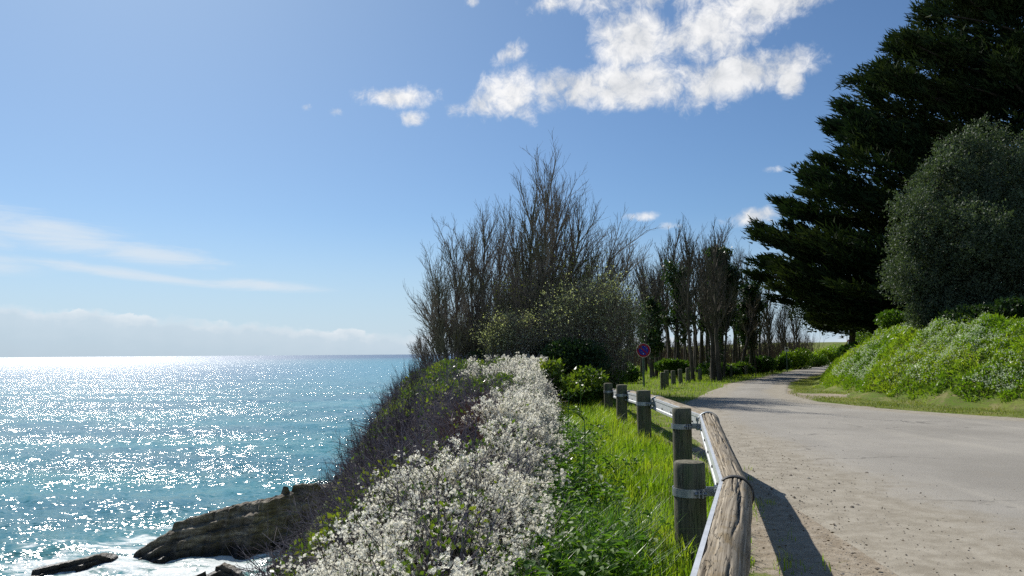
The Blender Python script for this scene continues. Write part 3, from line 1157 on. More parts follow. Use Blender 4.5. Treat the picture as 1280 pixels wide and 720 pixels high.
# ------------------------------------------------------------------ the row of wooden bollards beyond the sign
BOL = [(829, 465, 487), (833, 466, 484), (842, 464, 481), (851, 463, 479.5), (860, 462, 478.5), (875, 463, 477), (890, 462, 475), (914, 459, 472.5), (933, 459, 470), (965, 455.5, 466.5)]
ORD = ["first", "second", "third", "fourth", "fifth", "sixth", "seventh", "eighth", "ninth", "tenth"]


def ground_y(px, py):
    """where the sight line meets the ground"""
    v = pdir(px, py)
    y = np.linspace(3, 120, 3000)
    x = v[0] / v[1] * y
    z = CAMZ + v[2] / v[1] * y
    hit = np.where(z < G(x, y))[0]
    return float(y[hit[0]]) if len(hit) else 120.0


def build_bollards():
    for k, (px, pt, pb) in enumerate(BOL):
        y = ground_y(px, pb)
        p = P(px, pb, y)
        zt = float(G(p[0], p[1])) + .62 + .04 * math.sin(k * 2.1)
        lab = "%s dark wooden bollard from the left in the row beyond the parking sign" % ORD[k]
        root = thing("wooden_bollard", lab, "bollard", (p[0], p[1], float(G(p[0], p[1]))), "wooden bollards on the grass beside the lane")
        g_, VT, FT = revolve_post(p[0], p[1], zt, .095, (.02 * math.sin(k * 1.7), 0), 400 + k, 8, 12)
        link("shaft", g_.mesh("shaft", M_post, smooth=True, uv=True), root)
        gt = Geo()
        for f in FT:
            gt.F.setdefault(f.shape[1], []).append(f)
        gt.V.append(VT)
        gt.uv.append(np.zeros((len(VT), 2)))
        gt.n = len(VT)
        link("sawn_top", gt.mesh("sawn_top", M_posttop), root)


build_bollards()


# ------------------------------------------------------------------ signs
def disc(c, r, y_off, ns=40, a=1.0):
    c = np.asarray(c, float)
    th = np.arange(ns) / ns * 2 * math.pi
    V = np.concatenate([[c + [0, y_off, 0]], c + np.stack([r * np.cos(th), np.full(ns, y_off), r * np.sin(th)], 1)])
    k = np.arange(ns)
    return V, np.stack([np.zeros(ns, int), 1 + k, 1 + (k + 1) % ns], 1)


M_pole = plain_mat("green_painted_pole", (.06, .11, .08), .5, .4)
M_red = plain_mat("sign_red", (.36, .01, .025), .65, .12, 0, 8, .08)
M_blue = plain_mat("sign_blue", (.02, .03, .40), .65, .12, 0, 8, .08)
M_rim = plain_mat("sign_pale_rim", (.62, .50, .50), .5, .3, 0, 8, .05)
M_white = plain_mat("sign_white", (.75, .75, .75), .5, .3, 0, 8, .05)
M_black = plain_mat("sign_black", (.02, .02, .02), .6, .3)
M_grey = plain_mat("sign_back_grey", (.35, .37, .38), .5, .4, .3)


def plate_cyl(c, r, t, m, name, parent, ns=40):
    g_ = Geo()
    add_cyl(g_, np.asarray(c) + [0, t, 0], np.asarray(c), r, ns)
    return link(name, g_.mesh(name, m), parent)


def no_parking():
    y = 29.5
    c = P(804, 438, y)
    zb = float(G(c[0], y))
    root = thing("no_parking_sign", "round blue sign with red ring and slash on a green pole behind the barrier", "road sign", (c[0], y, zb))
    g_ = Geo()
    add_cyl(g_, (c[0], y, zb - .2), (c[0], y, c[2] + .2), .038, 14)
    link("pole", g_.mesh("pole", M_pole, smooth=False), root)
    pl = plate_cyl(c + [0, -.065, 0], .285, .012, M_rim, "plate", root)
    for nm, r, off, m in (("red_ring", .262, -.071, M_red), ("blue_field", .19, -.075, M_blue)):
        V, F = disc(c, r, off)
        g2 = Geo().add(V, F)
        link(nm, g2.mesh(nm, m), pl)
    V, F = box(c + [0, -.078, 0], .38, .002, .045, np.array([[.7071, 0, -.7071], [0, 1, 0], [.7071, 0, .7071]]))
    link("red_slash", Geo().add(V, F).mesh("red_slash", M_red), pl)
    V, F = disc(c + [-.01, 0, -.135], .02, -.081, 10)
    link("sticker", Geo().add(V, F).mesh("sticker", M_white), pl)
    for dz in (-.1, .1):
        V, F = box(c + [0, -.01, dz], .12, .09, .03)
        link("bracket", Geo().add(V, F).mesh("bracket", M_grey), root)


def warning_sign():
    y = 72
    c = P(1060.5, 434, y)
    zb = float(G(c[0], y))
    root = thing("warning_sign", "red and white triangular warning sign over a red panel at the lane's far end", "road sign", (c[0], y, zb))
    g_ = Geo()
    add_cyl(g_, (c[0], y, zb - .2), (c[0], y, c[2] + .3), .035, 10)
    link("pole", g_.mesh("pole", M_grey), root)

    def tri(s, off, t=.01):
        q = np.array([[-s, 0, -s * .62], [s, 0, -s * .62], [0, 0, s * 1.1]])
        V = np.concatenate([c + q + [0, off, .25], c + q + [0, off - t, .25]])
        F3 = [[0, 2, 1], [3, 4, 5]]
        F4 = [[0, 1, 4, 3], [1, 2, 5, 4], [2, 0, 3, 5]]
        g2 = Geo().add(V, F3)
        g2.F[4] = [np.array(F4)]
        return g2
    pl = link("triangle_plate", tri(.48, -.05).mesh("triangle_plate", M_red), root)
    link("white_field", tri(.34, -.062, .004).mesh("white_field", M_white), pl)
    V, F = box(c + [.06, -.07, .18], .14, .004, .3)
    link("black_symbol", Geo().add(V, F).mesh("black_symbol", M_black), pl)
    V, F = box(c + [0, -.05, -.28], .82, .012, .36)
    p2 = link("red_panel", Geo().add(V, F).mesh("red_panel", M_red), root)
    V, F = box(c + [0, -.052, -.28], .9, .006, .44)
    link("panel_border", Geo().add(V, F).mesh("panel_border", M_white), p2)


def round_back(px, py, y, r, lab):
    c = P(px, py, y)
    zb = float(G(c[0], y))
    root = thing("round_sign", lab, "road sign", (c[0], y, zb))
    g_ = Geo()
    add_cyl(g_, (c[0], y, zb - .2), (c[0], y, c[2] + r * .5), .03, 10)
    link("pole", g_.mesh("pole", M_grey), root)
    plate_cyl(c + [0, -.055, 0], r, .015, M_grey, "plate", root, 28)


def square_sign():
    y = 48
    c = P(983, 436.5, y)
    zb = float(G(c[0], y))
    root = thing("trail_sign", "small white square sign with a dark emblem on a thin post by the wood", "sign", (c[0], y, zb))
    g_ = Geo()
    add_cyl(g_, (c[0], y, zb - .2), (c[0], y, c[2] + .15), .03, 10)
    link("post", g_.mesh("post", M_pole), root)
    V, F = box(c + [0, -.045, 0], .26, .014, .3)
    pl = link("plate", Geo().add(V, F).mesh("plate", M_white), root)
    V, F = disc(c + [.0, 0, .03], .075, -.055, 20)
    link("emblem", Geo().add(V, F).mesh("emblem", M_black), pl)


no_parking()
warning_sign()
square_sign()
round_back(1058.5, 417, 74, .24, "round grey sign seen from behind above the triangular warning sign")
round_back(1143, 409, 25.5, .13, "small round pale disc sign on top of the right bank, under the dark tree")


# ------------------------------------------------------------------ trees
def bare_tree(base, top, rad, seed, nb=26, fan=24, twig=1.0, lean_pow=1.0, dens=1.0, stems=1, t0=.22, lf=.36, tap=.75):
    """returns (trunk Geo, branch Geo) in world coordinates"""
    r = np.random.default_rng(seed)
    base = np.asarray(base, float)
    top = np.asarray(top, float)
    H = np.linalg.norm(top - base)
    n = 16
    t = np.linspace(0, 1, n)
    mid = base + (top - base) * np.array([.5, .5, .5]) + np.array([(base[0] - top[0]) * -.0, 0, 0])
    # trunk rises then leans
    pts = base + (top - base) * np.stack([t ** 1.25, t ** 1.25, t], 1)
    pts = pts + np.stack([np.cumsum(r.normal(0, .018, n)), np.cumsum(r.normal(0, .018, n)), np.zeros(n)], 1) * H * .35 * np.sin(np.pi * t)[:, None]
    L = np.array([H])
    rd = np.array([rad])
    gt, gb = Geo(), Geo()
    gt.add(*tubes(pts[None], (rad * (1 - t * .88) ** 1.1)[None] + .004, 7))
    p1 = pts[None]
    a, d, l, q = kids(p1, L, rd, nb, t0, .93, fan, lf, .42, r, tap)
    q = np.maximum(q, .009)
    b1 = grow(a, d, l, 6, .06, .35, r)
    gb.add(*tubes(b1, q[:, None] * np.linspace(1, .35, 7)[None], 4))
    a, d, l2, q2 = kids(b1, l, q, int(6 * dens), .15, .98, 25, .45, .55, r, .5)
    q2 = np.maximum(q2, .0055 * twig)
    b2 = grow(a, d, l2, 3, .10, .35, r)
    gb.add(*tubes(b2, q2[:, None] * np.linspace(1, .5, 4)[None], 3))
    a, d, l3, q3 = kids(b2, l2, q2, int(4 * dens), .2, 1.0, 26, .5, .7, r, .3)
    q3 = np.maximum(q3, .0042 * twig)
    b3 = grow(a, d, np.maximum(l3, .12), 2, .14, .25, r)
    gb.add(*tubes(b3, q3[:, None] * np.linspace(1, .55, 3)[None], 3))
    return gt, gb, b1, b2, b3


def put_bare(name, label, base, top, rad, seed, group=None, ivy=0, **kw):
    gt, gb, b1, b2, b3 = bare_tree(base, top, rad, seed, **kw)
    root = thing(name, label, "tree", base, group)
    link("trunk", gt.mesh("trunk", M_trunk, smooth=True), root)
    link("branches", gb.mesh("branches", M_twig), root, kind='stuff')
    if ivy:
        r = np.random.default_rng(seed + 5)
        base, top = np.asarray(base, float), np.asarray(top, float)
        t = r.random(ivy) ** 1.3 * .62
        c = base + (top - base) * np.stack([t ** 1.25, t ** 1.25, t], 1)
        off = r.normal(0, 1, (ivy, 3)) * np.array([.16, .16, .12]) * (1.15 - t)[:, None] * (1 + .8 * (np.sin(t * 21 + seed) > 0))[:, None]
        V, F = leafq(c + off, r.normal(size=(ivy, 3)) + [0, 0, -.3], .08, .06, r)
        link("ivy", Geo().add(V, F).mesh("ivy", M_darkleaf), root, kind='stuff')
    return root


def gz(x, y):
    return float(G(x, y))


# --- the clump of bare trees at the cliff edge:   (base px, top px, top py, depth, radius, label)
CL = [
    (548, 516, 388, 24.5, .045, "lowest bare sapling, leaning out furthest left over the sea"),
    (556, 530, 330, 25.5, .06, "bare tree leaning left over the sea, just above the lowest sapling"),
    (568, 541, 300, 24.0, .07, "thin bare tree leaning left at the left end of the clump"),
    (580, 560, 262, 26.5, .07, "bare upright tree with forked top, third rank in from the sea side"),
    (592, 583, 262, 24.8, .075, "slender bare tree left of the twin-topped ones in the cliff clump"),
    (604, 604, 243, 25.5, .08, "tall bare tree standing at the left shoulder of the cliff clump"),
    (618, 622, 258, 27.5, .075, "bare tree filling the gap left of the tallest in the clump"),
    (634, 640, 240, 25.0, .08, "ivy-footed bare tree just left of the tallest in the clump"),
    (650, 664, 188, 25.5, .09, "second tallest bare tree, its tip beside the tallest one"),
    (664, 686, 172, 24.5, .10, "tallest bare tree at the middle of the cliff clump"),
    (672, 706, 188, 26.5, .09, "tall bare tree just right of the tallest one"),
    (684, 733, 205, 25.0, .085, "bare tree with narrow top on the right shoulder of the clump"),
    (696, 752, 268, 26.8, .075, "short bare tree between the right shoulder and the spreading one"),
    (706, 776, 258, 24.6, .08, "bare tree spreading wide to the right, upper of the two"),
    (716, 800, 278, 25.4, .075, "bare tree spreading furthest right towards the sign, lower of the two"),
    (724, 786, 330, 24.0, .06, "small bare tree leaning right, just left of the sign"),
]
for k, (bx, tx, ty, y, rad, lab) in enumerate(CL):
    b = P(bx, 450, y)
    b[2] = max(gz(b[0], y), -0.3) - .1
    t = P(tx + (660 - tx) * .06, ty + 50 + (20 if ty < 210 else 0), y)
    put_bare("bare_tree", lab, b, t, rad, 500 + k, "bare trees clumped at the cliff edge",
             ivy=(0, 0, 0, 0, 0, 200, 0, 800, 500, 1300, 1300, 900, 400, 400, 300, 200)[k],
             nb=36, fan=20 if 2 < k < 12 else 27, twig=1.05, dens=1.25, t0=.10, lf=.34 if k > 2 else .42, tap=.5)


def thicket(name, label, cat, cen, rad3, n, mt, seed, length=.9, rr=.006, up=.8, mats2=None, nl=0, leaf=(.05, .035), rootz=None):
    """rounded tangle of shoots with optional leaves/buds"""
    r = np.random.default_rng(seed)
    cen = np.asarray(cen, float)
    q = norm(r.normal(size=(n, 3))) * (r.random((n, 1)) ** .45)
    s = Sines(seed, 1.2, 8)
    lump = 1 + .38 * s(q[:, 0] * 2, q[:, 2] * 2)
    Pp = cen + q * np.asarray(rad3) * lump[:, None]
    D = q * .8 + r.normal(0, .45, (n, 3)) + [0, 0, up]
    L = length * (.4 + .8 * r.random(n))
    Pp = Pp - norm(D) * L[:, None] * .6
    b = grow(Pp, D, L, 3, .16, .1, r)
    Gt = Geo().add(*tubes(b, np.full((n, 1), rr) * np.linspace(1, .45, 4)[None], 3))
    a, d, l2, q2 = kids(b, L, np.full(n, rr), 3, .2, .95, 38, .45, .7, r, .4)
    b2 = grow(a, d, l2, 1, .15, .1, r)
    Gt.add(*tubes(b2, q2[:, None] * np.linspace(1, .5, 2)[None] + .0015, 3))
    root = thing(name, label, cat, (cen[0], cen[1], gz(cen[0], cen[1]) if rootz is None else rootz))
    link("stems", Gt.mesh("stems", mt), root, kind='stuff')
    if nl:
        allp = np.concatenate([b[:, 2:].reshape(-1, 3), b2.reshape(-1, 3)])
        k = r.integers(0, len(allp), nl)
        V, F = leaft(allp[k] + r.normal(0, .035, (nl, 3)), r.normal(size=(nl, 3)) + [0, 0, .3], leaf[0] * (.6 + .8 * r.random(nl)), leaf[1] * (.6 + .8 * r.random(nl)), r)
        link("leaves", Geo().add(V, F).mesh("leaves", mats2), root, kind='stuff')
    return root


def bush(name, label, cen, rad3, nleaf, leaf, mt, seed, group=None, cat="bush", lobes=7, shell=.55, stems=True, droop=0.0):
    """leafy shrub: leaves through lumpy lobes, with stems"""
    r = np.random.default_rng(seed)
    cen = np.asarray(cen, float)
    rad3 = np.asarray(rad3, float)
    lc = norm(r.normal(size=(lobes, 3))) * .55 * (.6 + .5 * r.random((lobes, 1)))
    lc[0] = 0
    lr = .42 + .3 * r.random(lobes)
    lr[0] = .75
    k = r.choice(lobes, nleaf, p=lr ** 2 / np.sum(lr ** 2))
    q = norm(r.normal(size=(nleaf, 3))) * (shell + (1 - shell) * r.random((nleaf, 1)) ** .5)
    # cluster leaves to sprigs
    spr = norm(r.normal(size=(max(8, nleaf // 14), 3)))
    si = r.integers(0, len(spr), nleaf)
    q = norm(q * .35 + spr[si]) * np.linalg.norm(q, axis=1, keepdims=True) * (.85 + .3 * r.random((len(spr), 1)))[si]
    Pp = cen + (lc[k] + q * lr[k][:, None]) * rad3
    ground = G(Pp[:, 0], Pp[:, 1])
    ok = Pp[:, 2] > ground - .05
    Pp = Pp[ok]
    q = q[ok]
    n = len(Pp)
    V, F = leaft(Pp, q * .9 + r.normal(0, .8, (n, 3)) + [0, 0, .2 - droop], leaf[0] * (.6 + .8 * r.random(n)), 1.25 * leaf[1] * (.6 + .8 * r.random(n)), r)
    root = thing(name, label, cat, (cen[0], cen[1], gz(cen[0], cen[1])), group)
    link("foliage", Geo().add(V, F).mesh("foliage", mt), root, kind='stuff')
    if stems:
        ns_ = 14
        b0 = np.array([cen[0], cen[1], gz(cen[0], cen[1]) - .1]) + r.normal(0, .12, (ns_, 3)) * [rad3[0], rad3[1], 0]
        tgt = cen + norm(r.normal(size=(ns_, 3))) * rad3 * .7
        tgt[:, 2] = np.maximum(tgt[:, 2], b0[:, 2] + .2)
        d = tgt - b0
        L = np.linalg.norm(d, axis=1)
        b = grow(b0, d, L, 5, .08, .1, r)
        G2 = Geo().add(*tubes(b, (.012 + .012 * rad3[2]) * np.linspace(1, .3, 6)[None] * np.ones((ns_, 1)), 5))
        a, dd, l2, q2 = kids(b, L, np.full(ns_, .015 + .008 * rad3[2]), 5, .3, .95, 35, .45, .5, r)
        b2 = grow(a, dd, l2, 3, .12, .2, r)
        G2.add(*tubes(b2, q2[:, None] * np.linspace(1, .4, 4)[None], 3))
        link("stems", G2.mesh("stems", M_trunk), root, kind='stuff')
    return root


# undergrowth inside the clump
thicket("thorn_thicket", "dense brown twiggy thicket at the foot of the tallest bare trees", "shrub", P(660, 400, 24.5), (1.4, 1.0, 1.4), 1100, M_twig, 601, 1.4, .006, 1.6, M_olive, 6000, (.05, .035))
thicket("thorn_thicket", "olive leafy thicket left of the brown one under the bare trees", "shrub", P(600, 425, 24.8), (1.2, .9, .8), 900, M_twig, 602, 1.0, .006, 1.2, M_olive, 3000, (.05, .035))
thicket("thorn_thicket", "tall greenish thicket with creeper on the right half of the cliff clump", "shrub", P(712, 392, 25.2), (1.2, .8, 1.6), 1000, M_twig, 603, 1.4, .006, 1.6, M_olive, 7000, (.07, .05))
thicket("pale_blackthorn", "loose greyish blackthorn just coming into blossom beside the sign", "shrub", P(745, 412, 22.6), (1.35, .8, 1.2), 1500, M_twig, 604, 1.7, .006, 1.5, M_greybud, 26000, (.045, .035))
thicket("pale_blackthorn", "small pale blossoming blackthorn at the foot of the bare trees", "shrub", P(640, 424, 22.6), (.9, .5, .6), 900, M_twig, 605, .8, .005, .9, M_greybud, 9000, (.04, .03))
bush("dark_bush", "dark evergreen bush filling the hollow behind the hedge end", P(715, 462, 21.5), (1.1, .9, .85), 12000, (.07, .05), M_darkleaf, 611)
bush("dark_bush", "dark evergreen bush at the foot of the no parking sign", P(746, 458, 26.5), (1.1, .9, .85), 12000, (.07, .05), M_darkleaf, 612)
bush("dark_bush", "dark bush under the left side of the bare clump", P(640, 452, 23.8), (1.5, .6, .5), 6000, (.07, .05), M_darkleaf, 616)
bush("leafy_bush", "green leafy bush with yellow-green shoots between hedge and barrier", P(722, 492, 18.3), (.75, .6, .6), 7000, (.085, .06), M_ivy, 613)
bush("leafy_bush", "green bush right behind the far end of the barrier", P(752, 474, 22.5), (.7, .6, .4), 5000, (.07, .05), M_under, 614)
bush("leafy_bush", "bright young elder shoots rising at the far end of the flowering hedge", P(688, 470, 16.8), (.42, .4, .5), 1500, (.085, .06), M_ivy, 615)

for k, (px, py, y, rx, rz_, mt, lab) in enumerate([
        (1128, 408, 27.5, 1.0, .55, "U", "dark ivy bush on the shoulder of the bank left of the holm oak"),
        (1228, 398, 22.2, 1.0, .55, "D", "dark bush on the bank crest under the middle of the holm oak"),
        (1275, 392, 21.2, .9, .55, "D", "dark ivy mound on the bank crest at the right edge of the picture"),
        (1085, 440, 33, 1.2, .5, "U", "low green shrub on the bank's far shoulder beside the lane")]):
    bush("bank_bush", lab, P(px, py, y), (rx, rx * .7, rz_), 7000, (.09, .06), M_under if mt == "U" else M_darkleaf, 960 + k)

# --- the wood behind the bollards: shared tree shapes
M_wood = bark_mat("wood_twigs", (.07, .06, .048), (.14, .122, .095), 5, (.04, .05, .022))
variants = []
WG = "bare slender trees of the wood behind the bollards"
WL = "bare slender tree in the wood behind the bollards"
for k in range(6):
    gt, gb, b1, b2, b3 = bare_tree((0, 0, -.2), (random.uniform(-.4, .4), 0, 8.0), .10 + .03 * (k % 3), 700 + k, nb=28, fan=20, twig=1.6, dens=.75, t0=.33, lf=.31, tap=.55)
    variants.append((gt.mesh("trunk", M_trunk, smooth=True), gb.mesh("branches", M_wood)))


def wood_tree(k, x, y, h, rz, label=WL, group=WG, wide=1.0):
    root = thing("bare_tree", label, "tree", (x, y, gz(x, y)), group)
    for nm, me in zip(("trunk", "branches"), variants[k % 6]):
        o = bpy.data.objects.new(nm, me)
        COL.objects.link(o)
        o.parent = root
        if nm == "branches":
            o['kind'] = 'stuff'
    root.rotation_euler = (0, 0, rz)
    root.scale = (wide * h / 8, wide * h / 8, h / 8)
    return root


SKY = [(795, 345), (805, 330), (815, 350), (826, 345), (834, 320), (846, 296), (856, 292), (868, 300), (880, 318), (892, 308), (902, 300), (915, 315), (930, 325), (945, 345), (965, 360), (990, 365), (1020, 370), (1050, 385)]
rw = np.random.default_rng(77)
for k, px in enumerate(np.linspace(783, 1045, 64)):
    px = px + rw.uniform(-5, 5)
    y = rw.uniform(34, 62)
    if px > 960:
        y = rw.uniform(52, 74)
    ty = np.interp(px, [s_[0] for s_ in SKY], [s_[1] for s_ in SKY]) + rw.uniform(-2, 55) * (0 if k % 4 == 0 else 1)
    b = P(px, 450, y)
    top = P(px, ty, y)
    if b[0] < at_y(ROADL, y) - 1.2:
        wood_tree(k, b[0], y, top[2] - gz(b[0], y), rw.uniform(0, 6.28))
# thick dark trunk with a fork at the wood's edge
put_bare("forked_tree", "dark crooked tree with a leaning fork at the edge of the wood", [*P(925, 455, 44)[:2], 0], P(944, 372, 44), .13, 801, nb=12, fan=35, twig=2.5, t0=.3)
put_bare("forked_tree", "thick dark ivy-covered trunk in front of the wood, right of the evergreen tree", [*P(893, 462, 39)[:2], 0], P(903, 335, 39), .17, 802, nb=10, fan=25, twig=2, ivy=2500, t0=.4)


def leafy_tree(name, label, px, pbase, ptop, y, w, seed, mt, nleaf, leaf=(.13, .09), lobes=16, trunk_r=.14):
    r = np.random.default_rng(seed)
    b = P(px, pbase, y)
    zb = gz(b[0], y)
    t = P(px, ptop, y)
    H = t[2] - zb
    root = thing(name, label, "tree", (b[0], y, zb))
    gt, gb, b1, b2, b3 = bare_tree((b[0], y, zb - .2), (b[0] + .2, y, t[2] - .3), trunk_r, seed, nb=18, fan=35, twig=2.0, t0=.25, lf=.25)
    link("trunk", gt.mesh("trunk", M_trunk, smooth=True), root)
    link("branches", gb.mesh("branches", M_twig), root, kind='stuff')
    # crown: leaf clumps along the limbs
    ends = np.concatenate([b1[:, 3:].reshape(-1, 3), b2.reshape(-1, 3)])
    e = ends[r.integers(0, len(ends), nleaf // 26)]
    e = e[(np.abs(e[:, 0] - b[0]) < w) & (e[:, 2] > zb + H * .28)]
    k = r.integers(0, len(e), nleaf)
    Pp = e[k] + r.normal(0, 1, (nleaf, 3)) * [.17, .17, .11]
    V, F = leaft(Pp, r.normal(size=(nleaf, 3)) + [0, 0, -.2], leaf[0], leaf[1] * 1.3, r)
    link("crown", Geo().add(V, F).mesh("crown", mt), root, kind='stuff')


leafy_tree("evergreen_tree", "narrow dark evergreen tree standing out of the bare wood", 903, 460, 306, 41, 1.25, 811, M_darkleaf, 16000)
leafy_tree("evergreen_tree", "small dark evergreen tree leaning over the lane's left side", 938, 455, 352, 45, 1.7, 812, M_darkleaf, 9000)
leafy_tree("ivy_clad_tree", "ivy-clad trunk in the wood straight above the first bollards", 846, 460, 330, 40, .5, 813, M_darkleaf, 3500)
leafy_tree("ivy_clad_tree", "short ivy-clad tree at the wood's left end", 815, 455, 372, 38, .6, 814, M_darkleaf, 4500)

# brown brush behind the trunks (one far mass)
r_ = np.random.default_rng(91)
n = 3000
bx = r_.uniform(780, 1062, n)
by = r_.uniform(60, 96, n)
base = np.stack([(bx - 640) / FPX * by, by, np.zeros(n)], 1)
keep = base[:, 0] < at_y(ROADL, by) - .8
base = base[keep]
n = len(base)
base[:, 2] = G(base[:, 0], base[:, 1])
Lb = r_.uniform(.8, 2.2, n) * np.interp(base[:, 0] / base[:, 1], [.15, .33, .40, .46], [1.15, 1.1, 1.5, 2.0]) * (1 + .35 * np.sin(base[:, 0] * .9) * np.sin(base[:, 0] * .37 + 1))
bb = grow(base, np.stack([r_.normal(0, .25, n), r_.normal(0, .25, n), np.ones(n)], 1), Lb, 3, .1, .3, r_)
gg = Geo().add(*tubes(bb, np.full((n, 1), .022) * np.linspace(1, .4, 4)[None], 3))
a, d, l2, q2 = kids(bb, Lb, np.full(n, .02), 4, .3, .95, 28, .35, .6, r_)
b2 = grow(a, d, l2, 1, .1, .3, r_)
gg.add(*tubes(b2, np.full((len(b2), 1), .011) * np.linspace(1, .6, 2)[None], 3))
M_brush = bark_mat("brown_brush", (.085, .06, .048), (.16, .12, .09), 2)
tag(link("brushwood", gg.mesh("brushwood", M_brush), kind='stuff'), "brown leafless brushwood filling the background of the wood", "brushwood")

# green undergrowth along the wood's foot
for k, (px, py, y, rx, rz_, mt, lab) in enumerate([
        (776, 466, 33, 1.0, .5, M_under, "green bush with fresh leaves right behind the no parking sign pole"),
        (838, 458, 39, 1.1, .35, M_under, "dark low bush between the ivy-clad trunks"),
        (900, 461, 40, 1.2, .35, M_under, "green bush at the foot of the evergreen tree"),
        (925, 460, 43, .9, .35, M_under, "green bush behind the eighth bollard"),
        (948, 455, 46, 1.2, .65, M_under, "sunlit bush with pale yellow-green flower heads behind the ninth bollard"),
        (972, 456, 50, 1.0, .4, M_under, "green bush at the foot of the small white sign"),
        (997, 448, 56, 1.6, .9, M_bankleaf, "bright leafy bush right of the small white sign"),
        (1018, 449, 62, 1.4, .6, M_bankleaf, "bright leafy bush where the wood meets the lane"),
        (1040, 444, 68, 1.8, .7, M_bankleaf, "bright low bush at the far bend of the lane"),
        (1052, 441, 76, 2.0, .9, M_bankleaf, "furthest green bush just left of the warning sign"),
        (1078, 428, 66, 1.6, 1.3, M_bankleaf, "rounded yellow-green shrub right of the warning sign"),
        (1092, 420, 58, 2.2, 1.4, M_under, "grey-green shrub behind the shoulder of the bank")]):
    bush("roadside_bush", lab, P(px, py, y), (rx, rx * .7, rz_), 3800, (.13, .09), mt, 900 + k)


# ------------------------------------------------------------------ the big cypress
M_cyplimb = bark_mat("cypress_limbs", (.03, .024, .018), (.06, .05, .04), 5)


def cypress():
    y0 = 37.0
    out = np.array([(1190, -40), (1165, 5), (1128, 45), (1098, 62), (1062, 122), (1050, 150), (1012, 205), (1000, 218), (968, 262), (945, 300), (956, 340), (952, 375), (985, 398), (1060, 410), (1120, 395)], float)
    pts = np.array([P(a_, b_, y0) for a_, b_ in out])
    zz, xx = pts[::-1, 2], pts[::-1, 0]
    o_ = np.argsort(zz)
    zz, xx = zz[o_], xx[o_]
    tx = 27.5
    root = thing("cypress_tree", "huge dark spreading cypress with tiered foliage, filling the upper right of the picture", "tree", (tx, y0, gz(tx, y0)))
    r = np.random.default_rng(1001)
    gt = Geo()
    tp = np.array([[tx - .6, y0, gz(tx, y0) - .3], [tx - .9, y0, 3.4], [tx - .5, y0, 6], [tx + .1, y0, 10], [tx + .6, y0, 15], [tx + 1, y0, 21]])
    gt.add(*tubes(tp[None], np.array([[.75, .6, .5, .4, .3, .1]]), 12))
    link("trunk", gt.mesh("trunk", M_trunk, smooth=True), root)
    gl = Geo()
    pads_c, pads_d, pads_s = [], [], []
    nl = 260
    for k in range(nl):
        z = 2.8 + (25 - 2.8) * ((k + r.random()) / nl) ** 1.35
        zt = z
        xl = np.interp(zt, zz, xx)
        Rr = tx - xl
        th = r.uniform(-1.1, 4.2) if k % 3 else r.uniform(-.35, .45)
        # th=0 points left in the picture (-x); positive towards the camera
        rr_ = Rr * (r.uniform(.93, 1.04) if k % 3 == 0 else r.uniform(.80, 1.0)) * (1.0 if abs(th) < .5 else .82)
        end = np.array([tx - rr_ * math.cos(th), y0 - rr_ * .72 * math.sin(th), zt])
        st = np.array([tx, y0, max(2.8, zt - rr_ * r.uniform(.12, .30))])
        t = np.linspace(0, 1, 9)
        pl = st + (end - st) * t[:, None]
        pl[:, 2] = st[2] + (end[2] - st[2]) * t ** 1.6 + r.normal(0, .12) * np.sin(np.pi * t)
        pl[:, 1] += r.normal(0, .5) * np.sin(np.pi * t)
        gl.add(*tubes(pl[None], (np.linspace(.10, .02, 9) * (Rr / 12 + .4))[None], 5))
        L = rr_
        npad = int(6 + L * 3.0)
        for q in range(npad):
            u = 1 - r.random() ** 1.25 * .75
            i = min(int(u * 8), 7)
            f = u * 8 - i
            c = pl[i] * (1 - f) + pl[i + 1] * f
            d = norm(pl[i + 1] - pl[i])
            sd = norm(np.cross(d, [0, 0, 1]))
            c = c + sd * r.normal(0, .75) * (1.15 - u * .6) + np.array([0, 0, r.normal(.05, .16) + (1 - u) * r.normal(0, 1.1)])
            if u > .97:
                c = pl[-1] - d * .35
            pads_c.append(c)
            pads_d.append(norm(d * 1.0 + sd * r.normal(0, .55) + np.array([0, 0, .22])))
            pads_s.append(r.uniform(.55, 1.15))
    link("limbs", gl.mesh("limbs", M_cyplimb, smooth=True), root)
    C_, D_, S_ = np.array(pads_c), np.array(pads_d), np.array(pads_s)
    # each pad: a flat spray of pointed sprigs
    npad = len(C_)
    per = max(34, int(330000 / npad))
    k = np.repeat(np.arange(npad), per)
    n_ = len(k)
    d = D_[k]
    sd = norm(np.cross(d, np.array([0, 0, 1.0])))
    a_ = r.uniform(-.55, .75, n_)
    b_ = r.normal(0, .30, n_) * (1 - .45 * np.abs(a_))
    Pp = C_[k] + d * (a_ * S_[k])[:, None] + sd * (b_ * S_[k])[:, None] + np.stack([np.zeros(n_), np.zeros(n_), r.normal(0, .07, n_) - .25 * b_ ** 2], 1)
    Dd = d * 1.0 + sd * (b_ * 1.6 + r.normal(0, .35, n_))[:, None] + np.stack([np.zeros(n_), np.zeros(n_), r.normal(.22, .3, n_)], 1)
    V, F = leaft(Pp, Dd, r.uniform(.22, .50, n_), r.uniform(.06, .13, n_), r)
    link("foliage", Geo().add(V, F).mesh("foliage", M_cyp), root, kind='stuff')
    print("cypress pads", npad, "leaves", n_)


cypress()


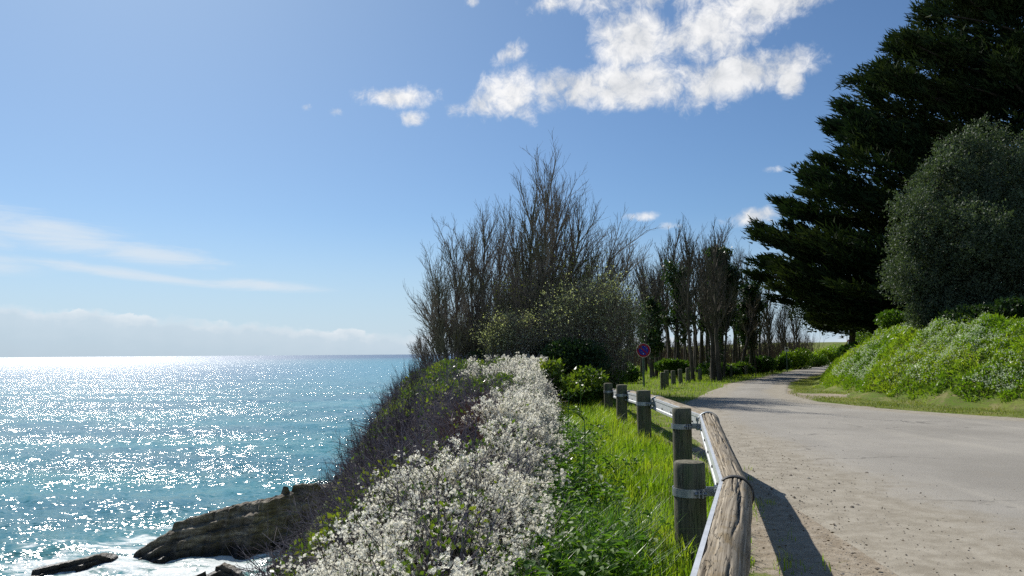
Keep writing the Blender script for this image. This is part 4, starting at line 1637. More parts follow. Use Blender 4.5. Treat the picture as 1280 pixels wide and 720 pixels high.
def small_cypress():
    y = 52
    b = P(1062, 425, y)
    root = thing("flat_topped_pine", "small flat-topped evergreen on a crooked trunk behind the cypress, above the far signs", "tree", (b[0], y, gz(b[0], y)))
    r = np.random.default_rng(1010)
    z0 = gz(b[0], y)
    tp = np.array([[b[0] - .2, y, z0 - .2], [b[0] + .15, y, z0 + 1.6], P(1066, 412, y), P(1072, 400, y), P(1076, 385, y)])
    link("trunk", Geo().add(*tubes(tp[None], np.array([[.26, .22, .2, .15, .08]]), 8)).mesh("trunk", M_trunk, smooth=True), root)
    n_ = 9
    tg = np.array([P(px, py, y + dy) for px, py, dy in [(1030, 398, 0), (1015, 385, .5), (1045, 378, -1), (1060, 370, 0), (1080, 372, .6), (1100, 378, 0), (1112, 390, -.4), (1090, 398, 0), (1050, 404, 1)]])
    st = np.repeat(tp[2][None], n_, 0)
    t = np.linspace(0, 1, 6)[None, :, None]
    pl = st[:, None] * (1 - t) + tg[:, None] * t
    link("limbs", Geo().add(*tubes(pl, np.linspace(.1, .03, 6)[None] * np.ones((n_, 1)), 5)).mesh("limbs", M_trunk), root)
    N = 16000
    k = r.integers(0, n_, N)
    u = .55 + .55 * r.random((N, 1))
    Pp = st[k] * (1 - u) + tg[k] * u + r.normal(0, 1, (N, 3)) * [.75, .9, .28]
    V, F = leaft(Pp, r.normal(size=(N, 3)) * [1, 1, .6] + [0, 0, .3], .34, .11, r)
    link("foliage", Geo().add(V, F).mesh("foliage", M_cyp), root, kind='stuff')


small_cypress()


# ------------------------------------------------------------------ grey-green holm oak on the bank
def holm_oak():
    y = 24.5
    root_x = P(1235, 400, y)[0]
    root = thing("holm_oak", "rounded grey-green holm oak on the bank in front of the cypress", "tree", (root_x, y, gz(root_x, y)))
    r = np.random.default_rng(1100)
    z0 = gz(root_x, y)
    lob = [(1160, 330, 44, 0), (1150, 270, 34, -.3), (1185, 235, 38, .3), (1205, 300, 52, -.8), (1240, 230, 52, .2), (1225, 350, 55, -.6), (1190, 380, 40, -.4),
           (1275, 290, 60, -.8), (1288, 232, 44, .4), (1270, 370, 60, -.6), (1320, 250, 60, 0), (1310, 340, 60, 0), (1140, 305, 26, .3), (1215, 198, 26, .4), (1256, 205, 26, .6), (1306, 190, 34, .3), (1250, 395, 40, -.9), (1128, 345, 22, -.2), (1150, 372, 26, -.5), (1178, 404, 26, -.9), (1212, 408, 30, -1.1), (1236, 172, 20, .5), (1192, 194, 18, .4), (1168, 224, 18, .2)]
    C_ = np.array([P(a, b, y + dy) for a, b, c, dy in lob])
    Rr = np.array([c / FPX * y for a, b, c, dy in lob])
    gt = Geo()
    base = np.array([root_x, y + .2, z0 - .3])
    t = np.linspace(0, 1, 7)[None, :, None]
    mid = base + np.array([0, 0, 1.2])
    tp = np.array([base, base + [0, 0, .7], mid, mid + [.1, 0, 1.0]])
    gt.add(*tubes(tp[None], np.array([[.3, .25, .22, .15]]), 10))
    link("trunk", gt.mesh("trunk", M_trunk, smooth=True), root)
    pl = mid[None, None] * (1 - t) + C_[:, None] * t
    gl = Geo().add(*tubes(pl, np.linspace(.11, .03, 7)[None] * np.ones((len(C_), 1)), 6))
    a, d, l2, q2 = kids(pl, np.linalg.norm(C_ - mid, axis=1), np.full(len(C_), .06), 14, .45, 1, 45, .4, .5, r)
    b2 = grow(a, d, l2, 4, .12, .2, r)
    gl.add(*tubes(b2, q2[:, None] * np.linspace(1, .3, 5)[None], 4))
    link("limbs", gl.mesh("limbs", M_trunk), root)
    # smaller lobes break up the outline
    sub = r.integers(0, len(C_), 90)
    sd_ = norm(r.normal(size=(90, 3)) + [-.3, -.5, .2])
    C_ = np.concatenate([C_, C_[sub] + sd_ * (Rr[sub] * .98)[:, None]])
    Rr = np.concatenate([Rr * .86, Rr[sub] * r.uniform(.16, .42, 90)])
    # leaves in sprigs over lobes
    ns_ = 20000
    k = r.choice(len(C_), ns_, p=Rr ** 2 / np.sum(Rr ** 2))
    q = norm(r.normal(size=(ns_, 3)))
    rad = np.where(r.random(ns_) < .72, r.uniform(.80, 1.06, ns_), r.uniform(.3, .8, ns_))
    rad = rad * (1 + .16 * np.sin(q[:, 0] * 9 + k) * np.sin(q[:, 2] * 8 + k * 2))
    sp = C_[k] + q * (Rr[k] * rad)[:, None]
    hol = np.sin(sp[:, 0] * 4.1 + 1) * np.sin(sp[:, 2] * 4.7 + .5 * sp[:, 0]) + .7 * np.sin(sp[:, 0] * 9.3 - sp[:, 2] * 7.7) + .4 * r.normal(size=ns_)
    kp = (hol > -.15) | (rad < .8)
    sp, q, k = sp[kp], q[kp], k[kp]
    ns_ = len(sp)
    dr = norm(q + r.normal(0, .4, (ns_, 3)) + [0, 0, .25])
    m_ = 13
    tt = r.random((ns_, m_))
    Pp = sp[:, None] + dr[:, None] * (tt * .36)[..., None] + r.normal(0, .045, (ns_, m_, 3))
    Dd = dr[:, None] * .8 + r.normal(0, .8, (ns_, m_, 3))
    n_ = ns_ * m_
    V, F = leaft(Pp.reshape(-1, 3), Dd.reshape(-1, 3), r.uniform(.055, .10, n_), r.uniform(.04, .065, n_), r)
    link("foliage", Geo().add(V, F).mesh("foliage", M_oak), root, kind='stuff')


holm_oak()


# ------------------------------------------------------------------ bank plants
def bank_cover():
    r = np.random.default_rng(1200)
    n_ = 300000
    x = r.uniform(9.5, 22, n_)
    y = r.uniform(13, 40, n_)
    # denser near
    d = sdist(TOE, x, y)
    s = Sines(55, 1.4, 10)
    ok = (d > .05 + .25 * s(x, y)) & (d < 5.0) & (r.random(n_) < np.interp(y, [13, 24, 40], [1, 1, .55]))
    x, y, d = x[ok], y[ok], d[ok]
    n_ = len(x)
    # mounds of growth: tufts
    hgt = (.20 + .20 * s(x * 1.3, y * 1.3) + .09 * sn_d(x, y)).clip(.04, .6) * sstep(d, 0, .6)
    z = G(x, y) + hgt * r.random(n_) ** .5
    Pp = np.stack([x, y, z], 1)
    Dd = r.normal(0, .75, (n_, 3)) + [-.35, -.25, .55]
    V, F = leaft(Pp, Dd, r.uniform(.07, .17, n_), r.uniform(.025, .055, n_), r)
    tag(link("bank_plants", Geo().add(V, F).mesh("bank_plants", M_bankleaf), kind='stuff'), "dense fresh green leaves of wild plants covering the right bank", "ground cover")
    # white flower heads in drifts
    n_ = 95000
    x = r.uniform(10, 20, n_)
    y = r.uniform(13, 27, n_)
    d = sdist(TOE, x, y)
    s2 = Sines(57, 2.2, 8)
    dens = sstep(s2(x, y) + .25 - .25 * np.abs(d - 1.6), -.45, .5)
    ok = (d > .35) & (d < 4.2) & (r.random(n_) < dens * .9)
    x, y, d = x[ok], y[ok], d[ok]
    n_ = len(x)
    hgt = (.20 + .20 * s(x * 1.3, y * 1.3) + .09 * sn_d(x, y)).clip(.04, .6)
    z = G(x, y) + hgt * r.uniform(.6, 1.0, n_) + r.uniform(.0, .10, n_)
    Pp = np.repeat(np.stack([x, y, z], 1), 3, 0)
    V, F = leaft(Pp, r.normal(size=(len(Pp), 3)) + [-.2, -.3, .5], r.uniform(.022, .042, len(Pp)), r.uniform(.02, .032, len(Pp)), r)
    M_pf = leaf_mat("small_white_flowers", [(.50, .58, .42), (.70, .76, .64)], .45, .6, .2, tint=(1, 1, .85))
    tag(link("white_wildflowers", Geo().add(V, F).mesh("white_wildflowers", M_pf), kind='stuff'), "drifts of tiny white wildflowers over the right bank", "wildflowers")


bank_cover()


# ------------------------------------------------------------------ grass
def in_road(x, y, m=0.0):
    return (sdist(ROADL, x, y) > -m) & (sdist(ROADR, x, y) < m)


def field(name, label, n, xr, yr, H, Wd, lean, mt, seed, keepf, cat="grass"):
    r = np.random.default_rng(seed)
    x = r.uniform(*xr, n)
    y = r.uniform(*yr, n)
    k = keepf(x, y, r)
    x, y = x[k], y[k]
    h = H(x, y) * (.5 + .8 * r.random(len(x)))
    Pp = np.stack([x, y, G(x, y) - .01], 1)
    V, Fs = blades(Pp, h, Wd * (.6 + .8 * r.random(len(x))), lean, r)
    me = mesh(name, V, [np.asarray(f) for f in Fs], mt)
    print(name, len(x))
    return tag(link(name, me, kind='stuff'), label, cat)


HXR = np.array([(-.15, 1), (-.1, 2), (.1, 4.5), (.36, 8), (.72, 16), (1.1, 20), (1.3, 26)], float)
tuft = Sines(61, .5, 12)
tuft2 = Sines(62, 1.6, 8)


def k_verge(x, y, r):
    rail = np.interp(y, RJ[:, 1], RJ[:, 0])
    lim = np.interp(y, [0, 4, 7, 12, 20, 26], [.15, .12, .05, .12, .3, .5])
    return (x > at_y(HXR, y) - .25) & (x < rail + lim + .10 * tuft(x, y)) & (r.random(len(x)) < np.interp(y, [3, 6, 12, 25], [1, 1, .6, .35]) * (.75 + .4 * tuft(x, y)))


field("tall_grass", "tall fresh grass on the verge between the flowering hedge and the barrier", 120000, (-.4, 3), (2.6, 25),
      lambda x, y: (.20 + .07 * tuft2(x, y) + .04 * tuft(x, y)).clip(.06, .4) * np.interp(x - np.interp(y, RJ[:, 1], RJ[:, 0]), [-.3, 0, .3], [1, .7, .3]), .0075, .45, M_grass, 71, k_verge)


def k_lush(x, y, r):
    return (x > at_y(HXR, y) - .2) & (x < at_y(HXR, y) + .25 + .35 * sstep(-y, -8, -3.5) + .25 * tuft2(x, y)) & (y < 12)


field("lush_grass", "dark lush long grass hugging the foot of the flowering hedge", 50000, (-.4, 1.6), (2.6, 12),
      lambda x, y: .28 + .08 * tuft2(x, y), .010, .75, M_grassdark, 72, k_lush)


def k_lawn(x, y, r):
    dl = -sdist(ROADL, x, y)
    rail = np.interp(y, RJ[:, 1], RJ[:, 0])
    far = y > 19.5
    wide = np.where(far, 1, x > rail + .3)
    return (dl > .25 + .3 * tuft2(x, y)) & (wide > 0) & (x > .9) & (r.random(len(x)) < np.interp(y, [8, 25, 60], [.9, .8, .35])) & (x < y * .62)


field("lawn_grass", "short sunlit grass between the lane and the row of bollards", 230000, (1, 40), (13, 72),
      lambda x, y: np.interp(y, [10, 20, 40], [.07, .10, .16]) + .03 * tuft2(x, y) + .10 * sstep(-sdist(ROADL, x, y), 5, 9), .013, .5, M_lawn, 73, k_lawn)


def k_right(x, y, r):
    dr = sdist(ROADR, x, y)
    dt = sdist(TOE, x, y)
    return (dr > .25 + .25 * tuft2(x, y)) & (dt < .6) & (np.exp(-(((x - 9.6) / .8) ** 2 + ((y - 23.3) / 1.0) ** 2)) < .5) & (r.random(len(x)) < .85)


field("verge_grass", "short trodden grass strip between the lane and the right bank", 120000, (7.5, 17), (10, 42),
      lambda x, y: .05 + .02 * tuft2(x, y) + .12 * sstep(sdist(TOE, x, y), -.5, .5), .011, .5, M_verge, 74, k_right)


def k_tufts(x, y, r):
    rail = np.interp(y, RJ[:, 1], RJ[:, 0])
    d = x - rail
    return (d > .0) & (d < .42 + .2 * tuft(x, y)) & (tuft2(x * 1.5, y * 1.5) + .6 * tuft(x, y) > .1) & (r.random(len(x)) < .8)


field("weed_tufts", "thin grass tufts on the bare earth at the road side of the barrier", 22000, (1, 3.2), (3.4, 19),
      lambda x, y: .06 + .03 * tuft(x, y), .006, .7, M_grass, 75, k_tufts)


# broad-leaved plants in the verge
def broad_plants():
    r = np.random.default_rng(1300)
    spots = []
    while len(spots) < 170:
        y = 3.0 + 7.5 * r.random() ** 1.5
        x = at_y(HXR, y) + .05 + abs(r.normal(0, .28))
        rail = np.interp(y, RJ[:, 1], RJ[:, 0])
        if x < rail - .25:
            spots.append((float(x), float(y)))
    Vs = Geo()
    st = Geo()
    for x, y in spots:
        z0 = gz(x, y)
        ns_ = r.integers(4, 9)
        for q in range(ns_):
            az = r.random() * 6.28
            h = r.uniform(.14, .34)
            p0 = np.array([x, y, z0])
            tip = p0 + np.array([math.cos(az) * h * .5, math.sin(az) * h * .5, h])
            pl = np.stack([p0, p0 * .5 + tip * .5 + [0, 0, .04], tip])
            st.add(*tubes(pl[None], np.array([[.004, .003, .002]]), 3))
            for w in range(r.integers(3, 6)):
                dd = np.array([math.cos(az), math.sin(az), .1]) + r.normal(0, .6, 3) * [1, 1, .35]
                dd = dd / np.linalg.norm(dd)
                L = r.uniform(.035, .078)
                Wd = L * r.uniform(.5, .75)
                sv = norm(np.cross(dd, [0, 0, 1.0]) + r.normal(0, .15, 3))
                c = tip + r.normal(0, .02, 3)
                upv = np.cross(sv, dd)
                V = np.array([c, c + dd * L * .3 + sv * Wd * .42 + upv * .008, c + dd * L * .7 + sv * Wd * .38 + upv * .006, c + dd * L - upv * .012,
                              c + dd * L * .7 - sv * Wd * .38 + upv * .006, c + dd * L * .3 - sv * Wd * .42 + upv * .008, c + dd * L * .5 - upv * .004])
                Vs.add(V, [[0, 1, 6], [1, 2, 6], [2, 3, 6], [3, 4, 6], [4, 5, 6], [5, 0, 6]])
    o = tag(link("broadleaf_weeds", Vs.mesh("broadleaf_weeds", M_broad), kind='stuff'), "glossy broad-leaved weeds growing among the verge grass near the hedge", "weeds")
    link("stalks", st.mesh("stalks", M_grassdark), o, kind='stuff')


broad_plants()


def tall_weed(x, y, h, label, seed):
    r = np.random.default_rng(seed)
    z0 = gz(x, y)
    root = thing("umbel_plant", label, "plant", (x, y, z0))
    st = Geo()
    t = np.linspace(0, 1, 6)
    pl = np.array([x, y, z0]) + np.stack([.06 * np.sin(t * 2), .02 * t, h * t], 1)
    st.add(*tubes(pl[None], (np.linspace(.009, .005, 6))[None], 6))
    lf = Geo()
    for q in range(9):
        i = r.integers(1, 6)
        az = r.random() * 6.28
        p0 = pl[i]
        tip = p0 + np.array([math.cos(az), math.sin(az), .7]) * r.uniform(.08, .17)
        st.add(*tubes(np.stack([p0, (p0 + tip) / 2 + [0, 0, .01], tip])[None], np.array([[.004, .003, .002]]), 4))
        n_ = 16
        V, F = leafq(np.repeat(tip[None], n_, 0) + r.normal(0, .02, (n_, 3)), r.normal(size=(n_, 3)) * [1, 1, .5] + [0, 0, .3], r.uniform(.03, .06, n_), r.uniform(.018, .03, n_), r)
        lf.add(V, F)
    link("stem", st.mesh("stem", M_grassdark), root)
    link("leaves", lf.mesh("leaves", M_ivy), root, kind='stuff')


tall_weed(*P(724, 600, 6.8)[:2], .72, "tall yellow-green umbel plant standing up from the verge near the hedge", 1401)
tall_weed(*P(706, 545, 10)[:2], .85, "second umbel plant, further up the verge against the hedge", 1402)
tall_weed(*P(722, 530, 12.5)[:2], .75, "leafy umbel plant on the verge below the dark bushes", 1403)

# ------------------------------------------------------------------ the scrub hedge on the cliff edge
hb1, hb2, hb3 = Sines(81, 1.7, 8), Sines(82, .7, 10), Sines(83, .28, 12)
HXL = np.array([(-.1, 1), (-.15, 2), (-.28, 4), (-.62, 8), (-1.1, 13), (-1.6, 18), (-1.9, 22), (-2.0, 30)], float)


def HS(x, y):
    """top of the hedge growth"""
    h = np.interp(y, [0, 5, 9, 14, 18, 22, 25], [.42, .48, .66, .86, 1.02, .98, .5])
    t = np.maximum(0, at_y(HXL, y) - x)
    top = h - .5 * t ** 1.7 - .9 * np.maximum(t - 1.2, 0) ** 1.3
    top = np.maximum(top, h - 9)
    xr = at_y(HXR, y) + .08 * hb2(x * 0, y * 1.0)
    u = np.clip((xr - x) / .5, 0, 1)
    side = np.sqrt(np.clip(1 - (1 - u) ** 2, 0, 1))
    b = .10 * hb1(x, y) + .07 * hb2(x, y) + .03 * hb3(x, y)
    g0 = np.minimum(G(x, y), .1)
    return np.where(x > xr, g0 - .3, np.maximum(g0, -9) * 0 + (0 * (1 - side) + (top + b) * side * (top > 0) + (top + b) * (top <= 0)))


def hedge_core():
    ys = np.linspace(1.2, 26, 220)
    us = np.linspace(0, 1, 110)
    X = at_y(HXR, ys)[:, None] + .02 - us[None, :] ** 1.3 * 7.5
    Y = np.repeat(ys[:, None], 110, 1)
    Z = HS(X, Y) - .16
    Z[:, 0] = G(X[:, 0], Y[:, 0]) - .2
    V = np.stack([X, Y, Z], -1).reshape(-1, 3)
    i = (np.arange(219)[:, None] * 110 + np.arange(109)[None, :]).ravel()
    F = np.stack([i, i + 110, i + 111, i + 1], 1)
    m, g, out = mat("painted_hedge_shade")  # core sheet added inside the scrub, its dark colour stands for inner shade
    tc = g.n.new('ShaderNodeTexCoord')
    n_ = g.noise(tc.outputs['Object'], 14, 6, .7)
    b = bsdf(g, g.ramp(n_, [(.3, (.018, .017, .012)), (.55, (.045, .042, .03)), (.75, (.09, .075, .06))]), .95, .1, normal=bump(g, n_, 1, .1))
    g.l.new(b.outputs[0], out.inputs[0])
    tag(link("hedge_shade_core", mesh("hedge_shade_core", V, F, m, smooth=True), kind='stuff'), "dark core sheet painted as the shade inside the scrub on the cliff slope", "leaf litter")


hedge_core()


def hedge_zone(x, y):
    """weights of blossom / bare bramble / olive / ivy over the hedge, 0..1"""
    xr = at_y(HXR, y)
    u = xr - x                                       # metres in from the verge side
    n1, n2 = hb1(x * .8 + 9, y * .8), hb2(x * .7 + 3, y * .7)
    wb = np.interp(y, [2, 3.2, 4.5, 6, 8, 11, 14, 18, 22], [1.4, 1.12, .78, .52, .50, .7, 1.3, 2.3, 2.4])
    bl = 1 - sstep(u + .26 * n1 + .16 * n2, wb * .55, wb * 1.15)
    # bramble gap seen as a band at 11-14 m
    gap = np.exp(-((y - 12.3 - u * .9 - .5 * n1) / .8) ** 2) * sstep(u, .25, .7)
    gap2 = np.exp(-((y - 16.8 - u * .5 + .7 * n2) / .7) ** 2) * sstep(u + .4 * n1, .6, 1.0)
    bl = bl * (1 - .95 * gap) * (1 - .8 * gap2)
    hole = sstep(hb2(x * .8, y * .5 + 7) + .5 * hb3(x, y), .12, .4)
    bl = bl * (1 - .85 * hole)
    iv = sstep(hb2(x * .6 - 4, y * .5 + 5), .22, .5) * sstep(u, .5, 1.0)
    iv = np.maximum(iv * .8, gap * .7)
    iv = np.maximum(iv, gap2 * .5)
    iv = np.maximum(iv, hole * .55)
    iv = np.maximum(iv, np.exp(-(((x + .35) / .3) ** 2 + ((y - 3.3) / .35) ** 2)) * .8)
    iv = np.maximum(iv, np.exp(-((y - 20.5) / .8) ** 2) * .9)
    ol = sstep(u, wb + .2, wb + .7) * sstep(np.interp(y, [2, 5.2, 7, 11, 14, 20], [1, .9, .12, .1, .45, .5]) + .35 * n1, .1, .8)
    iv = iv * (1 - .85 * sstep(u, wb * .9, wb * 1.3) * sstep(y, 5, 6.5) * (1 - sstep(y, 11, 13)))
    return np.clip(bl, 0, 1), np.clip(iv, 0, 1), np.clip(ol, 0, 1)


def hsample(n, y0, y1, umax, r, pw=1.0):
    y = y0 + (y1 - y0) * r.random(n) ** pw
    u = r.random(n) * umax
    return at_y(HXR, y) - u + .03, y


def hnormal(x, y):
    e = .06
    z = HS(x, y)
    nx = -(HS(x + e, y) - HS(x - e, y)) / (2 * e)
    ny = -(HS(x, y + e) - HS(x, y - e)) / (2 * e)
    nx = np.clip(nx, -3, 3)
    return z, norm(np.stack([nx, ny, np.ones(len(x))], 1))


def blackthorn(name, label, y0, y1, ntw, seed, bloom, petals, psize, tr, maxu=3.2):
    r = np.random.default_rng(seed)
    x, y = hsample(ntw, y0, y1, maxu, r)
    bl, iv, ol = hedge_zone(x, y)
    k = (r.random(ntw) < bl * (1 - .85 * iv)) & (x < at_y(HXR, y) - .02)
    x, y = x[k], y[k]
    z, nn = hnormal(x, y)
    n_ = len(x)
    D = nn * .9 + r.normal(0, .62, (n_, 3)) + [0, 0, .25]
    L = r.uniform(.16, .42, n_)
    P0 = np.stack([x, y, z - .17], 1)
    tw = grow(P0, D, L, 4, .13, .1, r)
    rad = np.full((n_, 1), tr) * np.linspace(1, .45, 5)[None]
    root = thing(name, label, "shrub", (float(at_y(HXR, (y0 + y1) / 2)) - .5, (y0 + y1) / 2, 0))
    gs = Geo().add(*tubes(tw[:, ::2], rad[:, ::2], 3))
    a, d, l2, q2 = kids(tw, L, np.full(n_, tr), 3, .25, .9, 50, .38, .6, r, .4)
    tw2 = grow(a, d, l2, 2, .12, .1, r)
    gs.add(*tubes(tw2, q2[:, None] * np.linspace(1, .5, 3)[None], 3))
    link("stems", gs.mesh("stems", M_blackstem), root, kind='stuff')
    # blossoms cling to the shoots
    dens = r.random(n_) * (1 + .8 * np.clip(hb3(x * 1.2, y), -1, 1))
    dens = np.clip(dens, 0.02, 2) ** 1.8
    pa = tw[:, 1:].reshape(-1, 3)
    pb = tw2.reshape(-1, 3)
    wa = np.concatenate([np.repeat(dens, 4), np.repeat(np.repeat(dens, 3), 3)])
    pp = np.concatenate([pa, pb])
    wa = wa ** .7
    k = r.choice(len(pp), bloom, p=wa / wa.sum())
    kc = k[r.integers(0, max(2, bloom // 7), bloom)]
    c = pp[kc] + r.normal(0, .016 * (1 + (y0 > 5)), (bloom, 3)) * r.uniform(.4, 1.5, (bloom, 1))
    axis = norm(r.normal(size=(bloom, 3)) + [0, 0, .5])
    u = norm(np.cross(axis, r.normal(size=(bloom, 3))))
    v = np.cross(axis, u)
    gp = Geo()
    ph = r.random(bloom) * 6.28
    for q in range(petals):
        th = ph + q * 2 * math.pi / petals
        dd = u * np.cos(th)[:, None] + v * np.sin(th)[:, None] + axis * .35
        ss = -u * np.sin(th)[:, None] + v * np.cos(th)[:, None]
        L_ = (psize * r.uniform(.75, 1.25, bloom))[:, None]
        w_ = L_ * (.42 if petals == 5 else .6)
        V = np.stack([c, c + dd * L_ * .95 + ss * w_, c + dd * L_ * .95 - ss * w_], 1).reshape(-1, 3)
        gp.add(V, np.arange(bloom * 3).reshape(-1, 3))
    link("blossom", gp.mesh("blossom", M_petal), root, kind='stuff')
    # a few fresh leaves
    nlv = bloom // 6
    k = r.integers(0, len(pp), nlv)
    V, F = leafq(pp[k], r.normal(size=(nlv, 3)) + [0, 0, .4], psize * 1.8, psize * .8, r)
    link("leaves", Geo().add(V, F).mesh("leaves", M_ivy), root, kind='stuff')
    print(name, "twigs", n_)


blackthorn("blackthorn_bush", "nearest white blossoming blackthorn at the bottom of the picture", 1.9, 5.0, 4700, 1501, 44000, 5, .0085, .0035, 2.4)
blackthorn("blackthorn_bush", "white blossoming blackthorn in the middle, bulging beside the grass verge", 5.0, 9.5, 4700, 1502, 46000, 3, .0125, .004, 2.2)
blackthorn("blackthorn_bush", "white blossoming blackthorn further back, above the brown bramble patch", 9.5, 15.0, 5000, 1503, 32000, 3, .015, .005, 2.8)
blackthorn("blackthorn_bush", "furthest white blossoming blackthorn below the bare trees", 15.0, 23.5, 5600, 1504, 32000, 3, .022, .006, 3.6)


def brambles():
    r = np.random.default_rng(1600)
    root = thing("bramble_thicket", "tangle of bare grey-purple brambles on the slope between blossom and sea", "shrub", (-1.2, 7.5, 0))
    n_ = 9600
    x, y = hsample(n_, 2.2, 22, 3.6, r, 1.3)
    bl, iv, ol = hedge_zone(x, y)
    k = r.random(n_) > bl * .85
    x, y = x[k], y[k]
    z, nn = hnormal(x, y)
    n_ = len(x)
    D = nn * .45 + r.normal(0, .8, (n_, 3)) + [0, 0, .12]
    L = r.uniform(.2, .55, n_)
    tw = grow(np.stack([x, y, z - .15], 1), D, L, 3, .25, -.2, r)
    rad = np.interp(y, [2, 6, 20], [.003, .0042, .008])[:, None] * np.linspace(1, .5, 4)[None]
    gs = Geo().add(*tubes(tw, rad, 3))
    a, d, l2, q2 = kids(tw, L, rad[:, 0], 3, .2, .95, 50, .45, .7, r, .4)
    tw2 = grow(a, d, l2, 1, .15, 0, r)
    gs.add(*tubes(tw2, q2[:, None] * np.linspace(1, .6, 2)[None], 3))
    link("stems", gs.mesh("stems", M_bramble), root, kind='stuff')
    n_ = 34000
    x, y = hsample(n_, 2.2, 22, 3.8, r, 1.3)
    bl, iv, ol = hedge_zone(x, y)
    k = r.random(n_) < (.05 + .75 * ol) * (1 - bl * .8)
    x, y = x[k], y[k]
    z, nn = hnormal(x, y)
    n_ = len(x)
    sz = np.interp(y, [2, 8, 22], [.022, .04, .07])
    V, F = leafq(np.stack([x, y, z - .1 + .16 * r.random(n_)], 1), nn + r.normal(0, .7, (n_, 3)), sz * r.uniform(.7, 1.4, n_), sz * .6, r)
    link("leaves", Geo().add(V, F).mesh("leaves", M_olive), root, kind='stuff')
    # reddish patch
    n_ = 1500
    yy = r.normal(8.8, .9, n_)
    xx = at_y(HXR, yy) - r.uniform(.45, 1.0, n_)
    z, nn = hnormal(xx, yy)
    tw = grow(np.stack([xx, yy, z - .08], 1), nn * .6 + r.normal(0, .6, (n_, 3)), r.uniform(.12, .3, n_), 3, .15, 0, r)
    link("red_stems", Geo().add(*tubes(tw, np.full((n_, 1), .004) * np.linspace(1, .5, 4)[None], 3)).mesh("red_stems", M_redstem), root, kind='stuff')


brambles()


def ivy_patch():
    r = np.random.default_rng(1700)
    n_ = 60000
    x, y = hsample(n_, 2.2, 22.5, 3.4, r, 1.2)
    bl, iv, ol = hedge_zone(x, y)
    k = r.random(n_) < iv * .9
    x, y = x[k], y[k]
    z, nn = hnormal(x, y)
    n_ = len(x)
    sz = np.interp(y, [2, 8, 22], [.028, .045, .075])
    V, F = leafq(np.stack([x, y, z - .06 + .14 * r.random(n_)], 1), nn + r.normal(0, .8, (n_, 3)), sz * r.uniform(.7, 1.4, n_), sz * .75, r)
    tag(link("ivy_cover", Geo().add(V, F).mesh("ivy_cover", M_ivy), kind='stuff'), "yellow-green ivy and young leaves patching the hedge top", "ivy")


ivy_patch()


def cliff_stalks():
    r = np.random.default_rng(1800)
    root = thing("dry_stalks", "thin dark dry stalks bristling on the seaward rim of the slope", "shrub", (-2.4, 9, 0))
    n_ = 900
    y = r.uniform(3.5, 21, n_)
    cl = Sines(91, 2.2, 6)(y, y * 0)
    y = y[(r.random(n_) < .25 + .75 * sstep(cl, -.2, .5))]
    n_ = len(y)
    x = at_y(HXL, y) - r.uniform(.5, 1.5, n_)
    z = HS(x, y)
    L = r.uniform(.15, .45, n_) * np.interp(y, [3, 10, 20], [.8, 1.3, 1.5])
    tw = grow(np.stack([x, y, z - .1], 1), np.stack([r.normal(-.1, .2, n_), r.normal(0, .2, n_), np.ones(n_)], 1), L, 4, .07, .1, r)
    gs = Geo().add(*tubes(tw, (np.interp(y, [3, 20], [.0022, .0055]))[:, None] * np.linspace(1, .4, 5)[None], 3))
    a, d, l2, q2 = kids(tw, L, np.full(n_, .003), 5, .3, .95, 22, .3, .8, r, .4)
    tw2 = grow(a, d, l2, 2, .08, .2, r)
    gs.add(*tubes(tw2, q2[:, None] * np.linspace(1, .6, 3)[None], 3))
    link("stems", gs.mesh("stems", M_blackstem), root, kind='stuff')


cliff_stalks()


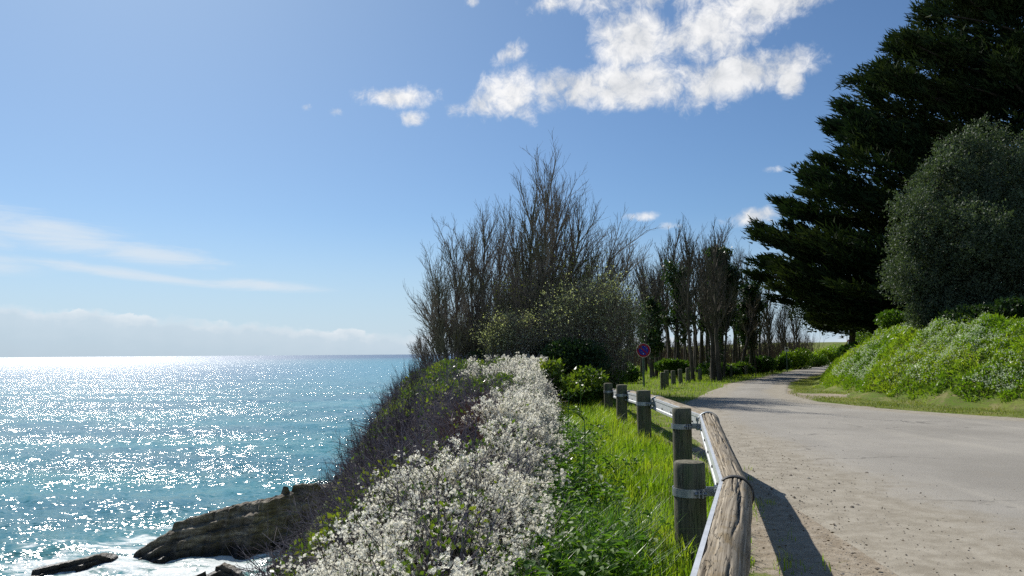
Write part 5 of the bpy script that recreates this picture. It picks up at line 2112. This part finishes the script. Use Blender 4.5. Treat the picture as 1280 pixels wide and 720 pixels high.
# ------------------------------------------------------------------ grit and fallen leaves on the dirt
def grit():
    r = np.random.default_rng(1900)
    n_ = 2200
    y = 3.2 + 13 * r.random(n_) ** 1.6
    rail = np.interp(y, RJ[:, 1], RJ[:, 0])
    x = rail + .12 + np.abs(r.normal(0, .9, n_))
    z = G(x, y) + .02 + .03 * sstep(sdist(ROADL, x, y), 0, 1.5) * (sdist(ROADL, x, y) > 0)
    s = r.uniform(.002, .008, n_) * (1 + (r.random(n_) < .05) * 1.5)
    base = norm(np.array([[1, 0, 0], [-1, 0, 0], [0, 1, 0], [0, -1, 0], [0, 0, 1], [0, 0, -1.0]]))
    V = np.stack([x, y, z - .002], 1)[:, None] + base[None] * s[:, None, None] * r.uniform(.6, 1.4, (n_, 6, 1)) * np.array([1, 1, .6])
    f = np.array([[0, 2, 4], [2, 1, 4], [1, 3, 4], [3, 0, 4], [2, 0, 5], [1, 2, 5], [3, 1, 5], [0, 3, 5]])
    F = (np.arange(n_)[:, None, None] * 6 + f[None]).reshape(-1, 3)
    m = leaf_mat("grit_stones", [(.09, .075, .06), (.24, .20, .16), (.42, .38, .32)], 0.0, .9, .2)
    tag(link("grit", mesh("grit", V.reshape(-1, 3), F, m), kind='stuff'), "loose grit and small stones on the dusty road edge", "gravel")
    n_ = 500
    y = 3.2 + 9 * r.random(n_) ** 1.4
    rail = np.interp(y, RJ[:, 1], RJ[:, 0])
    x = rail + .2 + np.abs(r.normal(0, .9, n_))
    z = G(x, y) + .03 + .03 * sstep(sdist(ROADL, x, y), 0, 1.5) * (sdist(ROADL, x, y) > 0)
    V, F = leafq(np.stack([x, y, z], 1), r.normal(size=(n_, 3)) * [1, 1, .12] + [0, 0, .1], r.uniform(.012, .035, n_), r.uniform(.006, .012, n_), r)
    m = leaf_mat("dead_leaves", [(.06, .04, .025), (.14, .09, .05)], .1, .8, .2)
    tag(link("fallen_leaves", Geo().add(V, F).mesh("fallen_leaves", m), kind='stuff'), "scattered brown dead leaves on the dirt beside the barrier", "leaf litter")


grit()
tot = 0
seen = set()
for o in bpy.data.objects:
    if o.type == 'MESH' and o.data.name not in seen:
        seen.add(o.data.name)
        tot += sum(len(p_.vertices) - 2 for p_ in []) + len(o.data.loops) - 2 * len(o.data.polygons)
print("TRIS", tot)
